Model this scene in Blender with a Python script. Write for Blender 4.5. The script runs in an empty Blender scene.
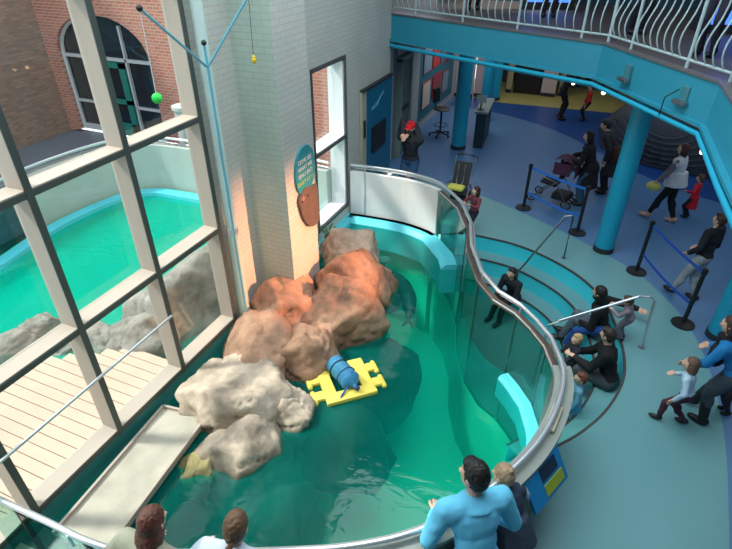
import bpy, bmesh, math, random
from mathutils import Vector, Matrix, noise
from mathutils.geometry import tessellate_polygon
V = Vector; pi = math.pi; R = math.radians
random.seed(7)
scene = bpy.context.scene
col = scene.collection

# ---------------------------------------------------------------- camera, sky, sun, exposure
# building frame: x runs away from the window wall, y along it, z up; lower floor z = 0
cam_d = bpy.data.cameras.new('camera'); cam = bpy.data.objects.new('camera', cam_d); col.objects.link(cam)
cam.location = (0, 0, 5.1); cam.rotation_euler = (R(90 - 33.5), 0, R(23.3))
cam_d.sensor_width = 36; cam_d.lens = 525 / 732 * 36; cam_d.clip_start = .05; cam_d.clip_end = 200
scene.camera = cam
scene.view_settings.view_transform = 'Standard'; scene.view_settings.look = 'None'
scene.view_settings.gamma = 1; scene.view_settings.use_curve_mapping = False
scene.view_settings.exposure = 1.0
w = bpy.data.worlds.new('sky'); scene.world = w; w.use_nodes = True
nt = w.node_tree; nt.nodes.clear()
sky = nt.nodes.new('ShaderNodeTexSky'); sky.sky_type = 'HOSEK_WILKIE'; sky.turbidity = 5
sky.sun_direction = V((-.62, .2, .75)).normalized()
mixc = nt.nodes.new('ShaderNodeMix'); mixc.data_type = 'RGBA'; mixc.inputs[0].default_value = .45
mixc.inputs[7].default_value = (.85, .95, 1, 1)
bg = nt.nodes.new('ShaderNodeBackground'); bg.inputs[1].default_value = 1.9
wo = nt.nodes.new('ShaderNodeOutputWorld')
nt.links.new(sky.outputs[0], mixc.inputs[6]); nt.links.new(mixc.outputs[2], bg.inputs[0]); nt.links.new(bg.outputs[0], wo.inputs[0])

def lamp(kind, name, loc, target, power, color=(1, 1, 1), size=1, size_y=None, cone=60, blend=.6, rad=.05):
    d = bpy.data.lights.new(name, kind); o = bpy.data.objects.new(name, d); col.objects.link(o)
    d.energy = power; d.color = color; o.location = loc
    o.rotation_euler = (V(target) - V(loc)).to_track_quat('-Z', 'Y').to_euler()
    if kind == 'AREA': d.shape = 'RECTANGLE'; d.size = size; d.size_y = size_y or size
    if kind == 'SPOT': d.spot_size = R(cone); d.spot_blend = blend; d.shadow_soft_size = rad
    if kind == 'SUN': d.angle = R(7)
    return o
SUN = V((.60, .22, -.76))
lamp('SUN', 'sun', (-12, -3, 14), V((-12, -3, 14)) + SUN, 2.6, (1, .95, .86))
lamp('AREA', 'atrium_fill', (-1.5, 4.5, 7.9), (-1.5, 4.5, 0), 300, (.86, .97, 1), 5, 8)  # unseen fill light added to brighten the atrium and pool
lamp('AREA', 'hall_fill', (3.6, 7.5, 3.0), (3.6, 7.5, 0), 27, (.75, .9, 1), 3, 8)  # added fill for the floor under the right-hand gallery
lamp('AREA', 'hall_fill', (0.5, 13.5, 3.0), (0.5, 13.5, 0), 26, (.72, .85, 1), 7, 4)  # second added fill, lifting the middle of the hall
lamp('AREA', 'hall_end_fill', (-3.6, 16.0, 3.0), (-3.6, 16.6, 0), 16, (1, .9, .88), 1.5, 2)  # fill added to brighten the left end of the hall
lamp('AREA', 'under_gallery_fill', (-1.5, 18.2, 3.0), (-1.5, 18.6, 0), 18, (1, .93, .8), 5, 2.5)  # added fill so the far wall panels are lit from the front
lamp('AREA', 'upper_floor_fill', (2.5, 13.5, 7.6), (2.5, 13.5, 3), 12, (.8, .9, 1), 5, 6)  # weak unseen fill added over the upper gallery
lamp('SPOT', 'warm_rock_spotlight', (1.22, 7.0, 3.02), (-3.9, 5.9, .95), 3200, (1, .40, .19), cone=33, blend=1, rad=.08)

# ---------------------------------------------------------------- helpers
def srgb(r, g, b):
    f = lambda c: (c / 255 / 12.92) if c / 255 <= .04045 else ((c / 255 + .055) / 1.055) ** 2.4
    return (f(r), f(g), f(b), 1)
MC = {}
def mat(name, rgb, rough=.6, metal=0, noise_amt=.0, nscale=6, bump=0, emit=0, trans=0, spec=.5):
    if name in MC: return MC[name]
    m = bpy.data.materials.new(name); m.use_nodes = True; n = m.node_tree; b = n.nodes['Principled BSDF']
    c = srgb(*rgb); b.inputs['Base Color'].default_value = c; b.inputs['Roughness'].default_value = rough
    b.inputs['Metallic'].default_value = metal; b.inputs['Specular IOR Level'].default_value = spec
    if emit: b.inputs['Emission Color'].default_value = c; b.inputs['Emission Strength'].default_value = emit
    if noise_amt or bump:
        tc = n.nodes.new('ShaderNodeTexCoord'); nz = n.nodes.new('ShaderNodeTexNoise'); nz.inputs['Scale'].default_value = nscale
        nz.inputs['Detail'].default_value = 5; n.links.new(tc.outputs['Object'], nz.inputs['Vector'])
        if noise_amt:
            mx = n.nodes.new('ShaderNodeMix'); mx.data_type = 'RGBA'
            lo = [max(0, v * (1 - noise_amt)) for v in c[:3]] + [1]; hi = [min(1, v * (1 + noise_amt)) for v in c[:3]] + [1]
            mx.inputs[6].default_value = lo; mx.inputs[7].default_value = hi
            n.links.new(nz.outputs['Fac'], mx.inputs[0]); n.links.new(mx.outputs[2], b.inputs['Base Color'])
        if bump:
            bp = n.nodes.new('ShaderNodeBump'); bp.inputs['Strength'].default_value = bump; bp.inputs['Distance'].default_value = .02
            n.links.new(nz.outputs['Fac'], bp.inputs['Height']); n.links.new(bp.outputs[0], b.inputs['Normal'])
    MC[name] = m; return m
def brick_mat(name, c1, c2, mortar, axis, scale=1, bump=.4, msize=.012):
    m = bpy.data.materials.new(name); m.use_nodes = True; n = m.node_tree; b = n.nodes['Principled BSDF']; b.inputs['Roughness'].default_value = .8
    tc = n.nodes.new('ShaderNodeTexCoord'); sp = n.nodes.new('ShaderNodeSeparateXYZ'); cb = n.nodes.new('ShaderNodeCombineXYZ')
    n.links.new(tc.outputs['Object'], sp.inputs[0]); n.links.new(sp.outputs[axis], cb.inputs[0]); n.links.new(sp.outputs[2], cb.inputs[1])
    br = n.nodes.new('ShaderNodeTexBrick'); n.links.new(cb.outputs[0], br.inputs['Vector'])
    br.inputs['Color1'].default_value = srgb(*c1); br.inputs['Color2'].default_value = srgb(*c2); br.inputs['Mortar'].default_value = srgb(*mortar)
    br.inputs['Scale'].default_value = scale; br.inputs['Brick Width'].default_value = .21; br.inputs['Row Height'].default_value = .075
    br.inputs['Mortar Size'].default_value = msize; br.inputs['Bias'].default_value = 0
    nz = n.nodes.new('ShaderNodeTexNoise'); nz.inputs['Scale'].default_value = 1.2; n.links.new(tc.outputs['Object'], nz.inputs['Vector'])
    mx = n.nodes.new('ShaderNodeMix'); mx.data_type = 'RGBA'; mx.blend_type = 'MULTIPLY'; mx.inputs[0].default_value = .22
    n.links.new(br.outputs['Color'], mx.inputs[6]); n.links.new(nz.outputs['Fac'], mx.inputs[7]); n.links.new(mx.outputs[2], b.inputs['Base Color'])
    bp = n.nodes.new('ShaderNodeBump'); bp.invert = True; bp.inputs['Strength'].default_value = bump; bp.inputs['Distance'].default_value = .01
    n.links.new(br.outputs['Fac'], bp.inputs['Height']); n.links.new(bp.outputs[0], b.inputs['Normal'])
    return m
def schlick(n, sock, f0=.03, normal=None, k=.9):
    lw = n.nodes.new('ShaderNodeLayerWeight'); lw.inputs[0].default_value = .5
    if normal: n.links.new(normal, lw.inputs['Normal'])
    pw = n.nodes.new('ShaderNodeMath'); pw.operation = 'POWER'; pw.inputs[1].default_value = 5; n.links.new(lw.outputs['Facing'], pw.inputs[0])
    ma = n.nodes.new('ShaderNodeMath'); ma.operation = 'MULTIPLY_ADD'; ma.inputs[1].default_value = k; ma.inputs[2].default_value = f0
    n.links.new(pw.outputs[0], ma.inputs[0]); n.links.new(ma.outputs[0], sock)
def glass_mat(name, tint, gloss=.09, rough=.02):
    m = bpy.data.materials.new(name); m.use_nodes = True; n = m.node_tree; n.nodes.clear()
    o = n.nodes.new('ShaderNodeOutputMaterial'); t = n.nodes.new('ShaderNodeBsdfTransparent'); g = n.nodes.new('ShaderNodeBsdfGlossy')
    t.inputs[0].default_value = tint; g.inputs['Roughness'].default_value = rough
    mx = n.nodes.new('ShaderNodeMixShader'); schlick(n, mx.inputs[0]); n.links.new(t.outputs[0], mx.inputs[1]); n.links.new(g.outputs[0], mx.inputs[2])
    n.links.new(mx.outputs[0], o.inputs[0]); return m
def water_mat(name, body, tint, turbid, ripple=.25, scale=3.0, rough=.03):
    m = bpy.data.materials.new(name); m.use_nodes = True; n = m.node_tree; n.nodes.clear()
    o = n.nodes.new('ShaderNodeOutputMaterial'); t = n.nodes.new('ShaderNodeBsdfTransparent'); g = n.nodes.new('ShaderNodeBsdfGlossy'); d = n.nodes.new('ShaderNodeBsdfDiffuse')
    t.inputs[0].default_value = tint; d.inputs[0].default_value = body; g.inputs['Roughness'].default_value = rough
    tc = n.nodes.new('ShaderNodeTexCoord'); nz = n.nodes.new('ShaderNodeTexNoise'); nz.inputs['Scale'].default_value = scale; nz.inputs['Detail'].default_value = 3; nz.inputs['Distortion'].default_value = .8
    mp = n.nodes.new('ShaderNodeMapping'); mp.inputs['Scale'].default_value = (1, 2.2, 1); mp.inputs['Rotation'].default_value = (0, 0, .5)
    n.links.new(tc.outputs['Object'], mp.inputs[0]); n.links.new(mp.outputs[0], nz.inputs['Vector'])
    bp = n.nodes.new('ShaderNodeBump'); bp.inputs['Strength'].default_value = ripple; bp.inputs['Distance'].default_value = .06
    n.links.new(nz.outputs['Fac'], bp.inputs['Height']); n.links.new(bp.outputs[0], g.inputs['Normal'])
    m1 = n.nodes.new('ShaderNodeMixShader'); m1.inputs[0].default_value = turbid; n.links.new(t.outputs[0], m1.inputs[1]); n.links.new(d.outputs[0], m1.inputs[2])
    m2 = n.nodes.new('ShaderNodeMixShader'); schlick(n, m2.inputs[0], .03, bp.outputs[0]); n.links.new(m1.outputs[0], m2.inputs[1]); n.links.new(g.outputs[0], m2.inputs[2])
    n.links.new(m2.outputs[0], o.inputs[0]); return m

class MB:
    def __init__(s): s.bm = bmesh.new()
    def box(s, c, d, rot=(0, 0, 0), bev=0):
        from mathutils import Euler
        M = Matrix.Translation(c) @ Euler(rot).to_matrix().to_4x4() @ Matrix.Diagonal((d[0], d[1], d[2], 1))
        r = bmesh.ops.create_cube(s.bm, size=1, matrix=M)
        if bev:
            es = list({e for v in r['verts'] for e in v.link_edges})
            bmesh.ops.bevel(s.bm, geom=es, offset=bev, segments=2, affect='EDGES', profile=.5)
        return s
    def span(s, a, b, bev=0):
        return s.box([(p + q) / 2 for p, q in zip(a, b)], [abs(p - q) for p, q in zip(a, b)], bev=bev)
    def cyl(s, p0, p1, r0, r1=None, n=12, caps=True):
        r1 = r0 if r1 is None else r1; p0 = V(p0); p1 = V(p1); d = p1 - p0
        if d.length < 1e-6: return s
        M = Matrix.Translation((p0 + p1) / 2) @ d.to_track_quat('Z', 'Y').to_matrix().to_4x4()
        bmesh.ops.create_cone(s.bm, cap_ends=caps, segments=n, radius1=r0, radius2=r1, depth=d.length, matrix=M); return s
    def ell(s, c, r, rotm=None, seg=14):
        r = (r, r, r) if isinstance(r, (int, float)) else r
        M = Matrix.Translation(c) @ (rotm.to_4x4() if rotm else Matrix()) @ Matrix.Diagonal((r[0], r[1], r[2], 1))
        bmesh.ops.create_uvsphere(s.bm, u_segments=seg, v_segments=max(6, seg * 2 // 3), radius=1, matrix=M); return s
    def cap(s, p0, p1, r0, r1=None, n=12):
        r1 = r0 if r1 is None else r1
        s.cyl(p0, p1, r0, r1, n); s.ell(p0, r0, seg=n); s.ell(p1, r1, seg=n); return s
    def tube(s, pts, r, n=8, closed=False):
        pts = [V(p) for p in pts]; rings = []; up = V((0, 0, 1)); N = len(pts)
        for i, p in enumerate(pts):
            a = pts[i - 1] if (i > 0 or closed) else p; b = pts[(i + 1) % N] if (i < N - 1 or closed) else p
            t = (b - a).normalized(); u = up if abs(t.dot(up)) < .95 else V((1, 0, 0))
            x = t.cross(u).normalized(); y = x.cross(t).normalized()
            if rings and False: pass
            rr = r[i] if isinstance(r, (list, tuple)) else r
            rings.append([s.bm.verts.new(p + (x * math.cos(k * 2 * pi / n) + y * math.sin(k * 2 * pi / n)) * rr) for k in range(n)])
        M = N if closed else N - 1
        for i in range(M):
            A, B = rings[i], rings[(i + 1) % N]
            # align ring start to avoid twist
            off = min(range(n), key=lambda o: (A[0].co - B[o].co).length)
            for k in range(n): s.bm.faces.new((A[k], A[(k + 1) % n], B[(k + 1 + off) % n], B[(k + off) % n]))
        if not closed: s.bm.faces.new(rings[0][::-1]); s.bm.faces.new(rings[-1])
        return s
    def prism(s, poly, z0, z1, top_only=False):
        tris = tessellate_polygon([[V((p[0], p[1], 0)) for p in poly]])
        t = [s.bm.verts.new((p[0], p[1], z1)) for p in poly]
        for tr in tris: s.bm.faces.new([t[i] for i in tr])
        if not top_only:
            b = [s.bm.verts.new((p[0], p[1], z0)) for p in poly]
            for tr in tris: s.bm.faces.new([b[i] for i in tr][::-1])
            N = len(poly)
            for i in range(N): s.bm.faces.new((t[i], t[(i + 1) % N], b[(i + 1) % N], b[i]))
        return s
    def sweep(s, path, prof, closed=False):
        # path: list of (x,y); prof: closed list of (offset to the left, z)
        N = len(path); rings = []
        for i in range(N):
            a = V(path[i - 1]) if (i > 0 or closed) else V(path[i]); b = V(path[(i + 1) % N]) if (i < N - 1 or closed) else V(path[i])
            t = (b - a).normalized(); nn = V((-t.y, t.x))
            rings.append([s.bm.verts.new((path[i][0] + nn.x * o, path[i][1] + nn.y * o, z)) for o, z in prof])
        K = len(prof)
        for i in range(N if closed else N - 1):
            A, B = rings[i], rings[(i + 1) % N]
            for k in range(K): s.bm.faces.new((A[k], B[k], B[(k + 1) % K], A[(k + 1) % K]))
        if not closed and K > 2: s.bm.faces.new(rings[0]); s.bm.faces.new(rings[-1][::-1])
        return s
    def wob(s, amt, sc=6, seed=0):
        for v in s.bm.verts: v.co += noise.noise_vector(v.co * sc + V((seed, seed, seed))) * amt
        return s
    def build(s, name, m, parent=None, smooth=False, **kw):
        bmesh.ops.recalc_face_normals(s.bm, faces=s.bm.faces)
        if all(abs(f_.normal.z) > .99 for f_ in s.bm.faces) and len({round(v_.co.z, 4) for v_ in s.bm.verts}) == 1:
            for f_ in s.bm.faces:
                if f_.normal.z < 0: f_.normal_flip()
        me = bpy.data.meshes.new(name); s.bm.to_mesh(me); s.bm.free()
        if smooth:
            for p in me.polygons: p.use_smooth = True
            try: me.set_sharp_from_angle(angle=R(45))
            except Exception: pass
        me.materials.append(m); return link(name, me, parent, **kw)
def link(name, me, parent=None, label=None, cat=None, group=None, kind=None):
    o = bpy.data.objects.new(name, me); col.objects.link(o)
    if parent is not None: o.parent = parent
    return tag(o, label, cat, group, kind)
def tag(o, label=None, cat=None, group=None, kind=None):
    for k, v in (('label', label), ('category', cat), ('group', group), ('kind', kind)):
        if v: o[k] = v
    return o
def thing(name, label, cat, loc=(0, 0, 0), rz=0, group=None):
    o = bpy.data.objects.new(name, None); col.objects.link(o); o.location = loc; o.rotation_euler = (0, 0, rz)
    o.empty_display_size = .1
    return tag(o, label, cat, group)
def dup(o, parent=None, loc=None, rz=None, label=None):
    c = o.copy(); col.objects.link(c)
    if parent is not None: c.parent = parent
    if loc is not None: c.location = loc
    if rz is not None: c.rotation_euler = (0, 0, rz)
    if label: c['label'] = label
    for ch in list(o.children): dup(ch, c)
    return c
def catmull(pts, k=6):
    pts = [V(p) for p in pts]; out = []
    P = [pts[0] * 2 - pts[1]] + pts + [pts[-1] * 2 - pts[-2]]
    for i in range(1, len(P) - 2):
        for j in range(k):
            t = j / k
            out.append(.5 * ((2 * P[i]) + (-P[i - 1] + P[i + 1]) * t + (2 * P[i - 1] - 5 * P[i] + 4 * P[i + 1] - P[i + 2]) * t * t + (-P[i - 1] + 3 * P[i] - 3 * P[i + 1] + P[i + 2]) * t ** 3))
    out.append(pts[-1]); return out
def offs(path, d):
    N = len(path); out = []
    for i in range(N):
        a = V(path[max(i - 1, 0)][:2]); b = V(path[min(i + 1, N - 1)][:2]); t = (b - a).normalized()
        out.append(V((path[i][0] - t.y * d, path[i][1] + t.x * d)))
    return out
def remesh(mb, voxel, smooth=4):
    me = bpy.data.meshes.new('t'); mb.bm.to_mesh(me); mb.bm.free(); o = bpy.data.objects.new('t', me); col.objects.link(o)
    m = o.modifiers.new('r', 'REMESH'); m.mode = 'VOXEL'; m.voxel_size = voxel
    if smooth: q = o.modifiers.new('s', 'SMOOTH'); q.factor = .5; q.iterations = smooth
    dg = bpy.context.evaluated_depsgraph_get(); r = bpy.data.meshes.new_from_object(o.evaluated_get(dg))
    bpy.data.objects.remove(o); bpy.data.meshes.remove(me); return r
def text_mesh(name, body, size, m, M, parent, ext=.002, label=None):
    c = bpy.data.curves.new(name, 'FONT'); c.body = body; c.size = size; c.extrude = ext; c.align_x = 'CENTER'; c.align_y = 'CENTER'
    o = bpy.data.objects.new(name, c); col.objects.link(o); dg = bpy.context.evaluated_depsgraph_get()
    me = bpy.data.meshes.new_from_object(o.evaluated_get(dg)); bpy.data.objects.remove(o); bpy.data.curves.remove(c)
    me.transform(M); me.materials.clear(); me.materials.append(m); return link(name, me, parent, label=label)
def chain(p0, p1, l1, l2, hint):
    p0 = V(p0); p1 = V(p1); d = p1 - p0; L = min(d.length, (l1 + l2) * .999); dn = d.normalized(); p1 = p0 + dn * L
    a = (l1 * l1 - l2 * l2 + L * L) / (2 * L); h = math.sqrt(max(0, l1 * l1 - a * a)); hv = V(hint); hv = (hv - dn * hv.dot(dn))
    hv = hv.normalized() if hv.length > 1e-5 else V((0, 1, 0))
    return p0 + dn * a + hv * h, p1

# ---------------------------------------------------------------- materials
white_brick_x = brick_mat('painted brick side', (214, 212, 206), (208, 208, 202), (196, 196, 190), 1, bump=.10, msize=.007)
white_brick_y_poollit = brick_mat('painted brick end with pool glow', (200, 216, 206), (194, 211, 201), (182, 200, 190), 0, bump=.10, msize=.007)  # same white paint, with green bounce light from the pool put into the colour
red_brick = brick_mat('red brick front', (206, 128, 108), (186, 106, 88), (196, 168, 152), 0)
dark_brick = brick_mat('brown brick side', (186, 146, 126), (150, 122, 106), (150, 136, 124), 1)
M_frame = mat('window frame paint', (176, 162, 150), .5)
M_curb = mat('teal painted curb', (52, 132, 128), .5, noise_amt=.25, nscale=3)
M_teal = mat('teal steel paint', (40, 138, 164), .45, noise_amt=.06, nscale=1.5)
M_teal2 = mat('teal column paint', (30, 160, 196), .4)
M_conc = mat('concrete', (150, 156, 150), .85, noise_amt=.15, nscale=5, bump=.2)
M_concd = mat('outer pool wall concrete', (112, 128, 122), .85, noise_amt=.18, nscale=4, bump=.2)
M_steel = mat('stainless steel', (214, 218, 224), .35, .75)
M_brown = mat('bronze sill metal', (140, 118, 106), .4, .7)
M_cyan = mat('cyan pool paint', (88, 205, 222), .45, noise_amt=.08, nscale=4)
M_pool = mat('pool interior paint', (52, 212, 176), .6, noise_amt=.06, nscale=1.5)
M_cream = mat('cream panel', (242, 236, 234), .6, noise_amt=.06, nscale=2)
M_black = mat('black plastic', (24, 25, 28), .5)
M_dark = mat('dark matter paint', (40, 44, 50), .7)
M_white = mat('white paint', (215, 215, 218), .6)
M_glassw = glass_mat('window glass', (.93, .97, .96, 1))
M_glasst = glass_mat('tank glass', (.50, .78, .70, 1))
M_floor = mat('teal grey epoxy floor', (110, 162, 168), .35, noise_amt=.08, nscale=.9)
M_floorb = mat('blue epoxy floor', (84, 126, 172), .35, noise_amt=.1, nscale=.8)
M_floord = mat('deep blue epoxy floor', (34, 78, 150), .35, noise_amt=.1, nscale=.8)
M_floory = mat('sand yellow epoxy floor', (176, 172, 110), .4, noise_amt=.08, nscale=1)
M_water = water_mat('pool water', (.0, .46, .38, 1), (.44, .95, .87, 1), .15, .10, 2.4)
M_watero = water_mat('outdoor pool water', (.0, .55, .42, 1), (.28, .95, .80, 1), .45, .1, 3)

# ---------------------------------------------------------------- the pool ring and the sunken seating pit
RP = [(-4.21, 8.98), (-3.59, 9.03), (-2.97, 9.02), (-2.3, 8.8), (-1.77, 8.2), (-1.45, 7.54), (-1.25, 6.8), (-.95, 6.16), (-.64, 5.78), (-.33, 5.6),
      (-.11, 5.37), (.1, 5.1), (.24, 4.76), (.3, 4.45), (.27, 3.99), (.17, 3.56), (.01, 3.18), (-.18, 2.82), (-.39, 2.51), (-.67, 2.23), (-1.0, 2.0),
      (-1.34, 1.82), (-2.02, 1.5), (-2.52, 1.3), (-2.86, 1.24), (-3.29, 1.23), (-4.19, 1.2)]
full = catmull(RP, 4)
for i in range(12, 49): full[i] = V(RP[i // 4]).lerp(V(RP[min(i // 4 + 1, 26)]), (i % 4) / 4)
segA = full[0:13]; segG = [V(p) for p in RP[3:13]]; segC = full[48:93]; segL = full[92:]
PIT = catmull([(-2.25, 9.0), (-1.9, 9.2), (-1.48, 9.24), (-.73, 9.16), (-.04, 8.84), (.5, 8.4), (.85, 7.85), (1.1, 7.0), (1.17, 6.2), (1.0, 5.5), (.72, 4.95), (.42, 4.55)], 5)
RIM = [p for p in full[13:57]]          # ring between the two ends of the pit
# floor: three fields of coloured epoxy around the pit
inner = [V((-4.25, 8.98))] + offs(full[1:12], .06) + PIT + offs(full[56:], .1)[0:] + [V((-4.25, 1.25))]
bd1 = catmull([(-4.25, 11.6), (-3.2, 11.5), (-2.03, 11.15), (-.75, 10.5), (.29, 9.85), (1.25, 9.1), (1.75, 8.4), (2.05, 7.75), (2.25, 6.8), (2.3, 5.6), (2.2, 4.3), (2.0, 2.6), (1.8, .5), (1.7, -2.5)], 4)
bd2 = catmull([(-4.6, 17.9), (-2.83, 17.6), (-.78, 16.4), (1.4, 13.9), (3.25, 12.7), (6, 11.8)], 4)
bd3 = [V((-4.6, 19.3)), V((-3.0, 18.9)), V((0.2, 19.1)), V((6, 19.4))]
f = MB()
f.prism(inner + [V((-4.25, -2.5))] + bd1[::-1], -.3, 0, True)
me0 = len(f.bm.faces)
f.prism(bd1 + [V((6, -2.5)), V((6, 11.8))] + bd2[::-1][1:] + [V((-4.6, 11.6))], -.3, 0, True)
me1 = len(f.bm.faces)
f.prism(bd2 + [V((6, 19.4))] + bd3[::-1][1:], -.3, 0, True); me2 = len(f.bm.faces)
f.prism(bd3 + [V((6, 22)), V((-4.6, 22))], -.3, 0, True)
f.bm.faces.ensure_lookup_table()
for i, fc in enumerate(f.bm.faces):
    fc.material_index = 0 if i < me0 else 1 if i < me1 else 2 if i < me2 else 3
    if fc.normal.z < 0: fc.normal_flip()
me = bpy.data.meshes.new('floor'); f.bm.to_mesh(me); f.bm.free()
for m in (M_floor, M_floorb, M_floord, M_floory): me.materials.append(m)
link('floor', me, kind='structure')

M_riser = mat('cyan step paint', (70, 226, 246), .4, noise_amt=.08, nscale=3)
M_nose = mat('dark step nosing', (74, 66, 66), .5)
Z = [0, -.32, -.64, -.96]
def pitpath(k): return offs(PIT, -.32 * k)
for k in range(3):
    p = pitpath(k)
    MB().sweep(p, [(0, Z[k] - .004), (0, Z[k + 1]), (.02, Z[k + 1]), (.02, Z[k] - .004)]).build('trim_%d' % (k + 1), M_riser, kind='structure')
    MB().sweep(p, [(-.01, Z[k] - .02), (-.01, Z[k] + .004), (.022, Z[k] + .004), (.022, Z[k] - .02)]).build('trim_%d' % (k + 4), M_nose, kind='structure')
for k in (1, 2):
    a = pitpath(k - 1); b = pitpath(k); m_ = MB(); A = [m_.bm.verts.new((*q, Z[k])) for q in a]; B = [m_.bm.verts.new((*q, Z[k])) for q in b]
    for i in range(len(A) - 1): m_.bm.faces.new((A[i], A[i + 1], B[i + 1], B[i]))
    m_.build('floor_step', M_floor, kind='structure')
m_ = MB(); m_.prism(pitpath(2) + offs(RIM, .0)[::-1], -1, Z[3], True); m_.build('floor_pit', M_floor, kind='structure')

# pool walls
MB().sweep(segA, [(-.12, -2.4), (-.12, .1), (.02, .1), (.02, -2.4)]).build('wall_pool_back', M_pool, kind='structure')
MB().sweep(segA, [(-.02, 0.1), (-.02, 1.02), (.07, 1.02), (.07, -.02), (.025, -.02), (.025, .1)]).build('wall_pool_panel', M_cream, kind='structure')
MB().sweep(segG, [(-.02, -2.4), (-.02, -.96), (.03, -.96), (.03, -2.4)]).build('wall_pool_glass_foot', M_pool, kind='structure')
MB().sweep(segC, [(-.02, -2.4), (-.02, 1.02), (.12, 1.02), (.12, -1.0), (.10, -2.4)]).build('wall_pool_front', M_concd, kind='structure')
MB().sweep(segC, [(-.05, 1.02), (-.05, 1.07), (.15, 1.07), (.15, 1.02)]).build('trim_7', M_conc, kind='structure')
MB().sweep(segL, [(-.06, -2.4), (-.06, .12), (.10, .12), (.10, -.1), (.08, -2.4)]).build('wall_pool_corner', M_conc, kind='structure')
# cyan ledge at the waterline
lipA = offs(full[0:19], -.0)
MB().sweep(lipA, [(-.30, -.5), (-.30, .02), (-.22, .1), (-.02, .1), (-.02, -.5)]).build('trim_8', M_cyan, kind='structure')
lipC = full[37:66]
MB().sweep(lipC, [(-.17, -.3), (-.17, .02), (-.13, .07), (-.02, .07), (-.02, -.3)]).build('trim_9', M_cyan, kind='structure')
MB().span((-4.25, 8.60, -.6), (-4.1, 8.98, .1)).span((-4.25, 7.2, -.6), (-4.05, 8.6, .1)).build('trim_10', M_cyan, kind='structure')
# pool bottom
MB().span((-4.25, .9, -2.5), (.6, 9.1, -2.35)).build('floor_pool', M_pool, kind='structure')

# water, cut to the ring
wp = offs(full, -.02)
MB().prism([V((-4.2, 8.9))] + wp + [V((-4.2, 1.3))], -1, 0, True).build('pool_water', M_water, smooth=True, label='turquoise green water filling the indoor seal pool', cat='water', kind='stuff')

M_hr = mat('brushed grey rail', (150, 152, 158), .3, .9)
rail = thing('handrail', 'curved stainless tube rail running round the top of the indoor pool wall', 'handrail')
# glass wall of the pit side: panels between posts
posts = [(3, 0), (5, 0), (7, 0), (9, 0), (11, 0), (12, 0)]
G = segG
gl = ['clear tank glass panel nearest the cream back panel', 'tank glass panel left of the tall middle post by the upper steps', 'tall middle tank glass panel beside the water bend',
      'tank glass panel above the sunken seats, second from the concrete wall', 'short tank glass panel joining the concrete front wall']
idx = [0, 2, 4, 6, 8, 9]
for i in range(5):
    seg = G[idx[i]:idx[i + 1] + 1]
    g = MB().sweep(seg, [(-.015, -.96), (-.015, .99), (.015, .99), (.015, -.96)]).build('glass_panel', M_glasst, label=gl[i], cat='glass panel', group='glass panels of the pool')
    pst = MB()
    q = seg[0]
    MB().box((q.x, q.y, .02), (.035, .035, 1.94)).build('post', M_hr if i else M_steel, g)
MB().sweep(G, [(-.04, .99), (-.04, 1.02), (.05, 1.02), (.05, .99)]).build('trim_11', M_brown, kind='structure')
MB().tube([(q.x, q.y, 1.035) for q in offs(G, -.04)], .012, 6).build('edge_tube', M_steel, rail, smooth=True)
# small foreground glass at the window corner
g = MB().sweep(segL, [(.0, .12), (.0, 1.0), (.02, 1.0), (.02, .12)]).build('glass_panel', M_glasst, label='low glass panel under the curved rail beside the window wall corner', cat='glass panel', group='glass panels of the pool')
for q in (segL[0], segL[5], segL[10]):
    MB().span((q.x - .02, q.y - .02, .12), (q.x + .02, q.y + .02, 1.06)).build('post', M_black, g)
# rail
rl = [V((p.x, p.y, 1.15)) for p in offs(full[:48], .03)] + [V((p.x, p.y, 1.15)) for p in offs(full[48:], .03)]
MB().tube(rl, .027, 10).build('rail_tube', M_steel, rail, smooth=True)
lo = [V((p.x, p.y, 1.07)) for p in offs(full[:50], .09)]
MB().tube(lo, .016, 8).build('lower_tube', M_steel, rail, smooth=True)
for i in [13, 20, 28, 36, 44] + list(range(50, 106, 8)):
    p = offs(full, .05)[i]; z0 = 1.0
    MB().cyl((p.x, p.y, z0), (p.x, p.y, 1.15), .012, n=8).build('rail_bracket', M_steel, rail)
for i in (2,):
    p = offs(full, -.02)[i]; MB().cyl((p.x, p.y, .1), (p.x, p.y, 1.1), .014, n=8).build('rail_post', M_steel, rail)

# ---------------------------------------------------------------- window wall (x = -4.2)
XW = -4.2
ys = [.4, 1.5, 2.6, 3.7, 4.85]; zs = [.3, 1.8, 3.27, 4.75, 6.2]
win = MB()
def bars(mb, ys, zs, x0, x1, hw):
    for y in ys: mb.span((x0, y - hw, zs[0] - .08), (x1, y + hw, zs[-1]))
    for z in zs: mb.span((x0 + .002, ys[0] - hw, z - .07), (x1 - .002, ys[-1] + hw, z))
wy = [-.7 - 1.1 * 1, -.7] + ys
W1 = MB(); bars(W1, wy, zs, -4.42, XW, .032); W1 = W1.build('window_1', M_frame, kind='structure')
for a, b in zip(wy[:-1], wy[1:]):
    for z0, z1 in zip(zs[:-1], zs[1:]):
        MB().span((-4.40, a + .03, z0), (-4.39, b - .03, z1 - .07)).build('window_pane', M_glassw, W1)
for y in wy[1:]:
    for z0, z1 in zip(zs[:-1], zs[1:]):
        pass
MB().span((-4.42, -2.6, -2.4), (XW, 4.9, .22)).build('wall_curb', M_curb, kind='structure')
MB().span((-4.42, -2.6, 6.2), (XW, 4.9, 8)).build('wall_left_head', white_brick_x, kind='structure')
# bronze pane beads round each light
# wall beyond the window, pier, wall with the second window
MB().span((-4.43, 4.885, -2.4), (-4.25, 7.62, 8)).build('wall_left', white_brick_x, kind='structure')
p_ = MB().span((-4.25, 5.7, -2.4), (-3.65, 6.5, 8)).build('wall_left_pier', white_brick_y_poollit, kind='structure')
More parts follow.
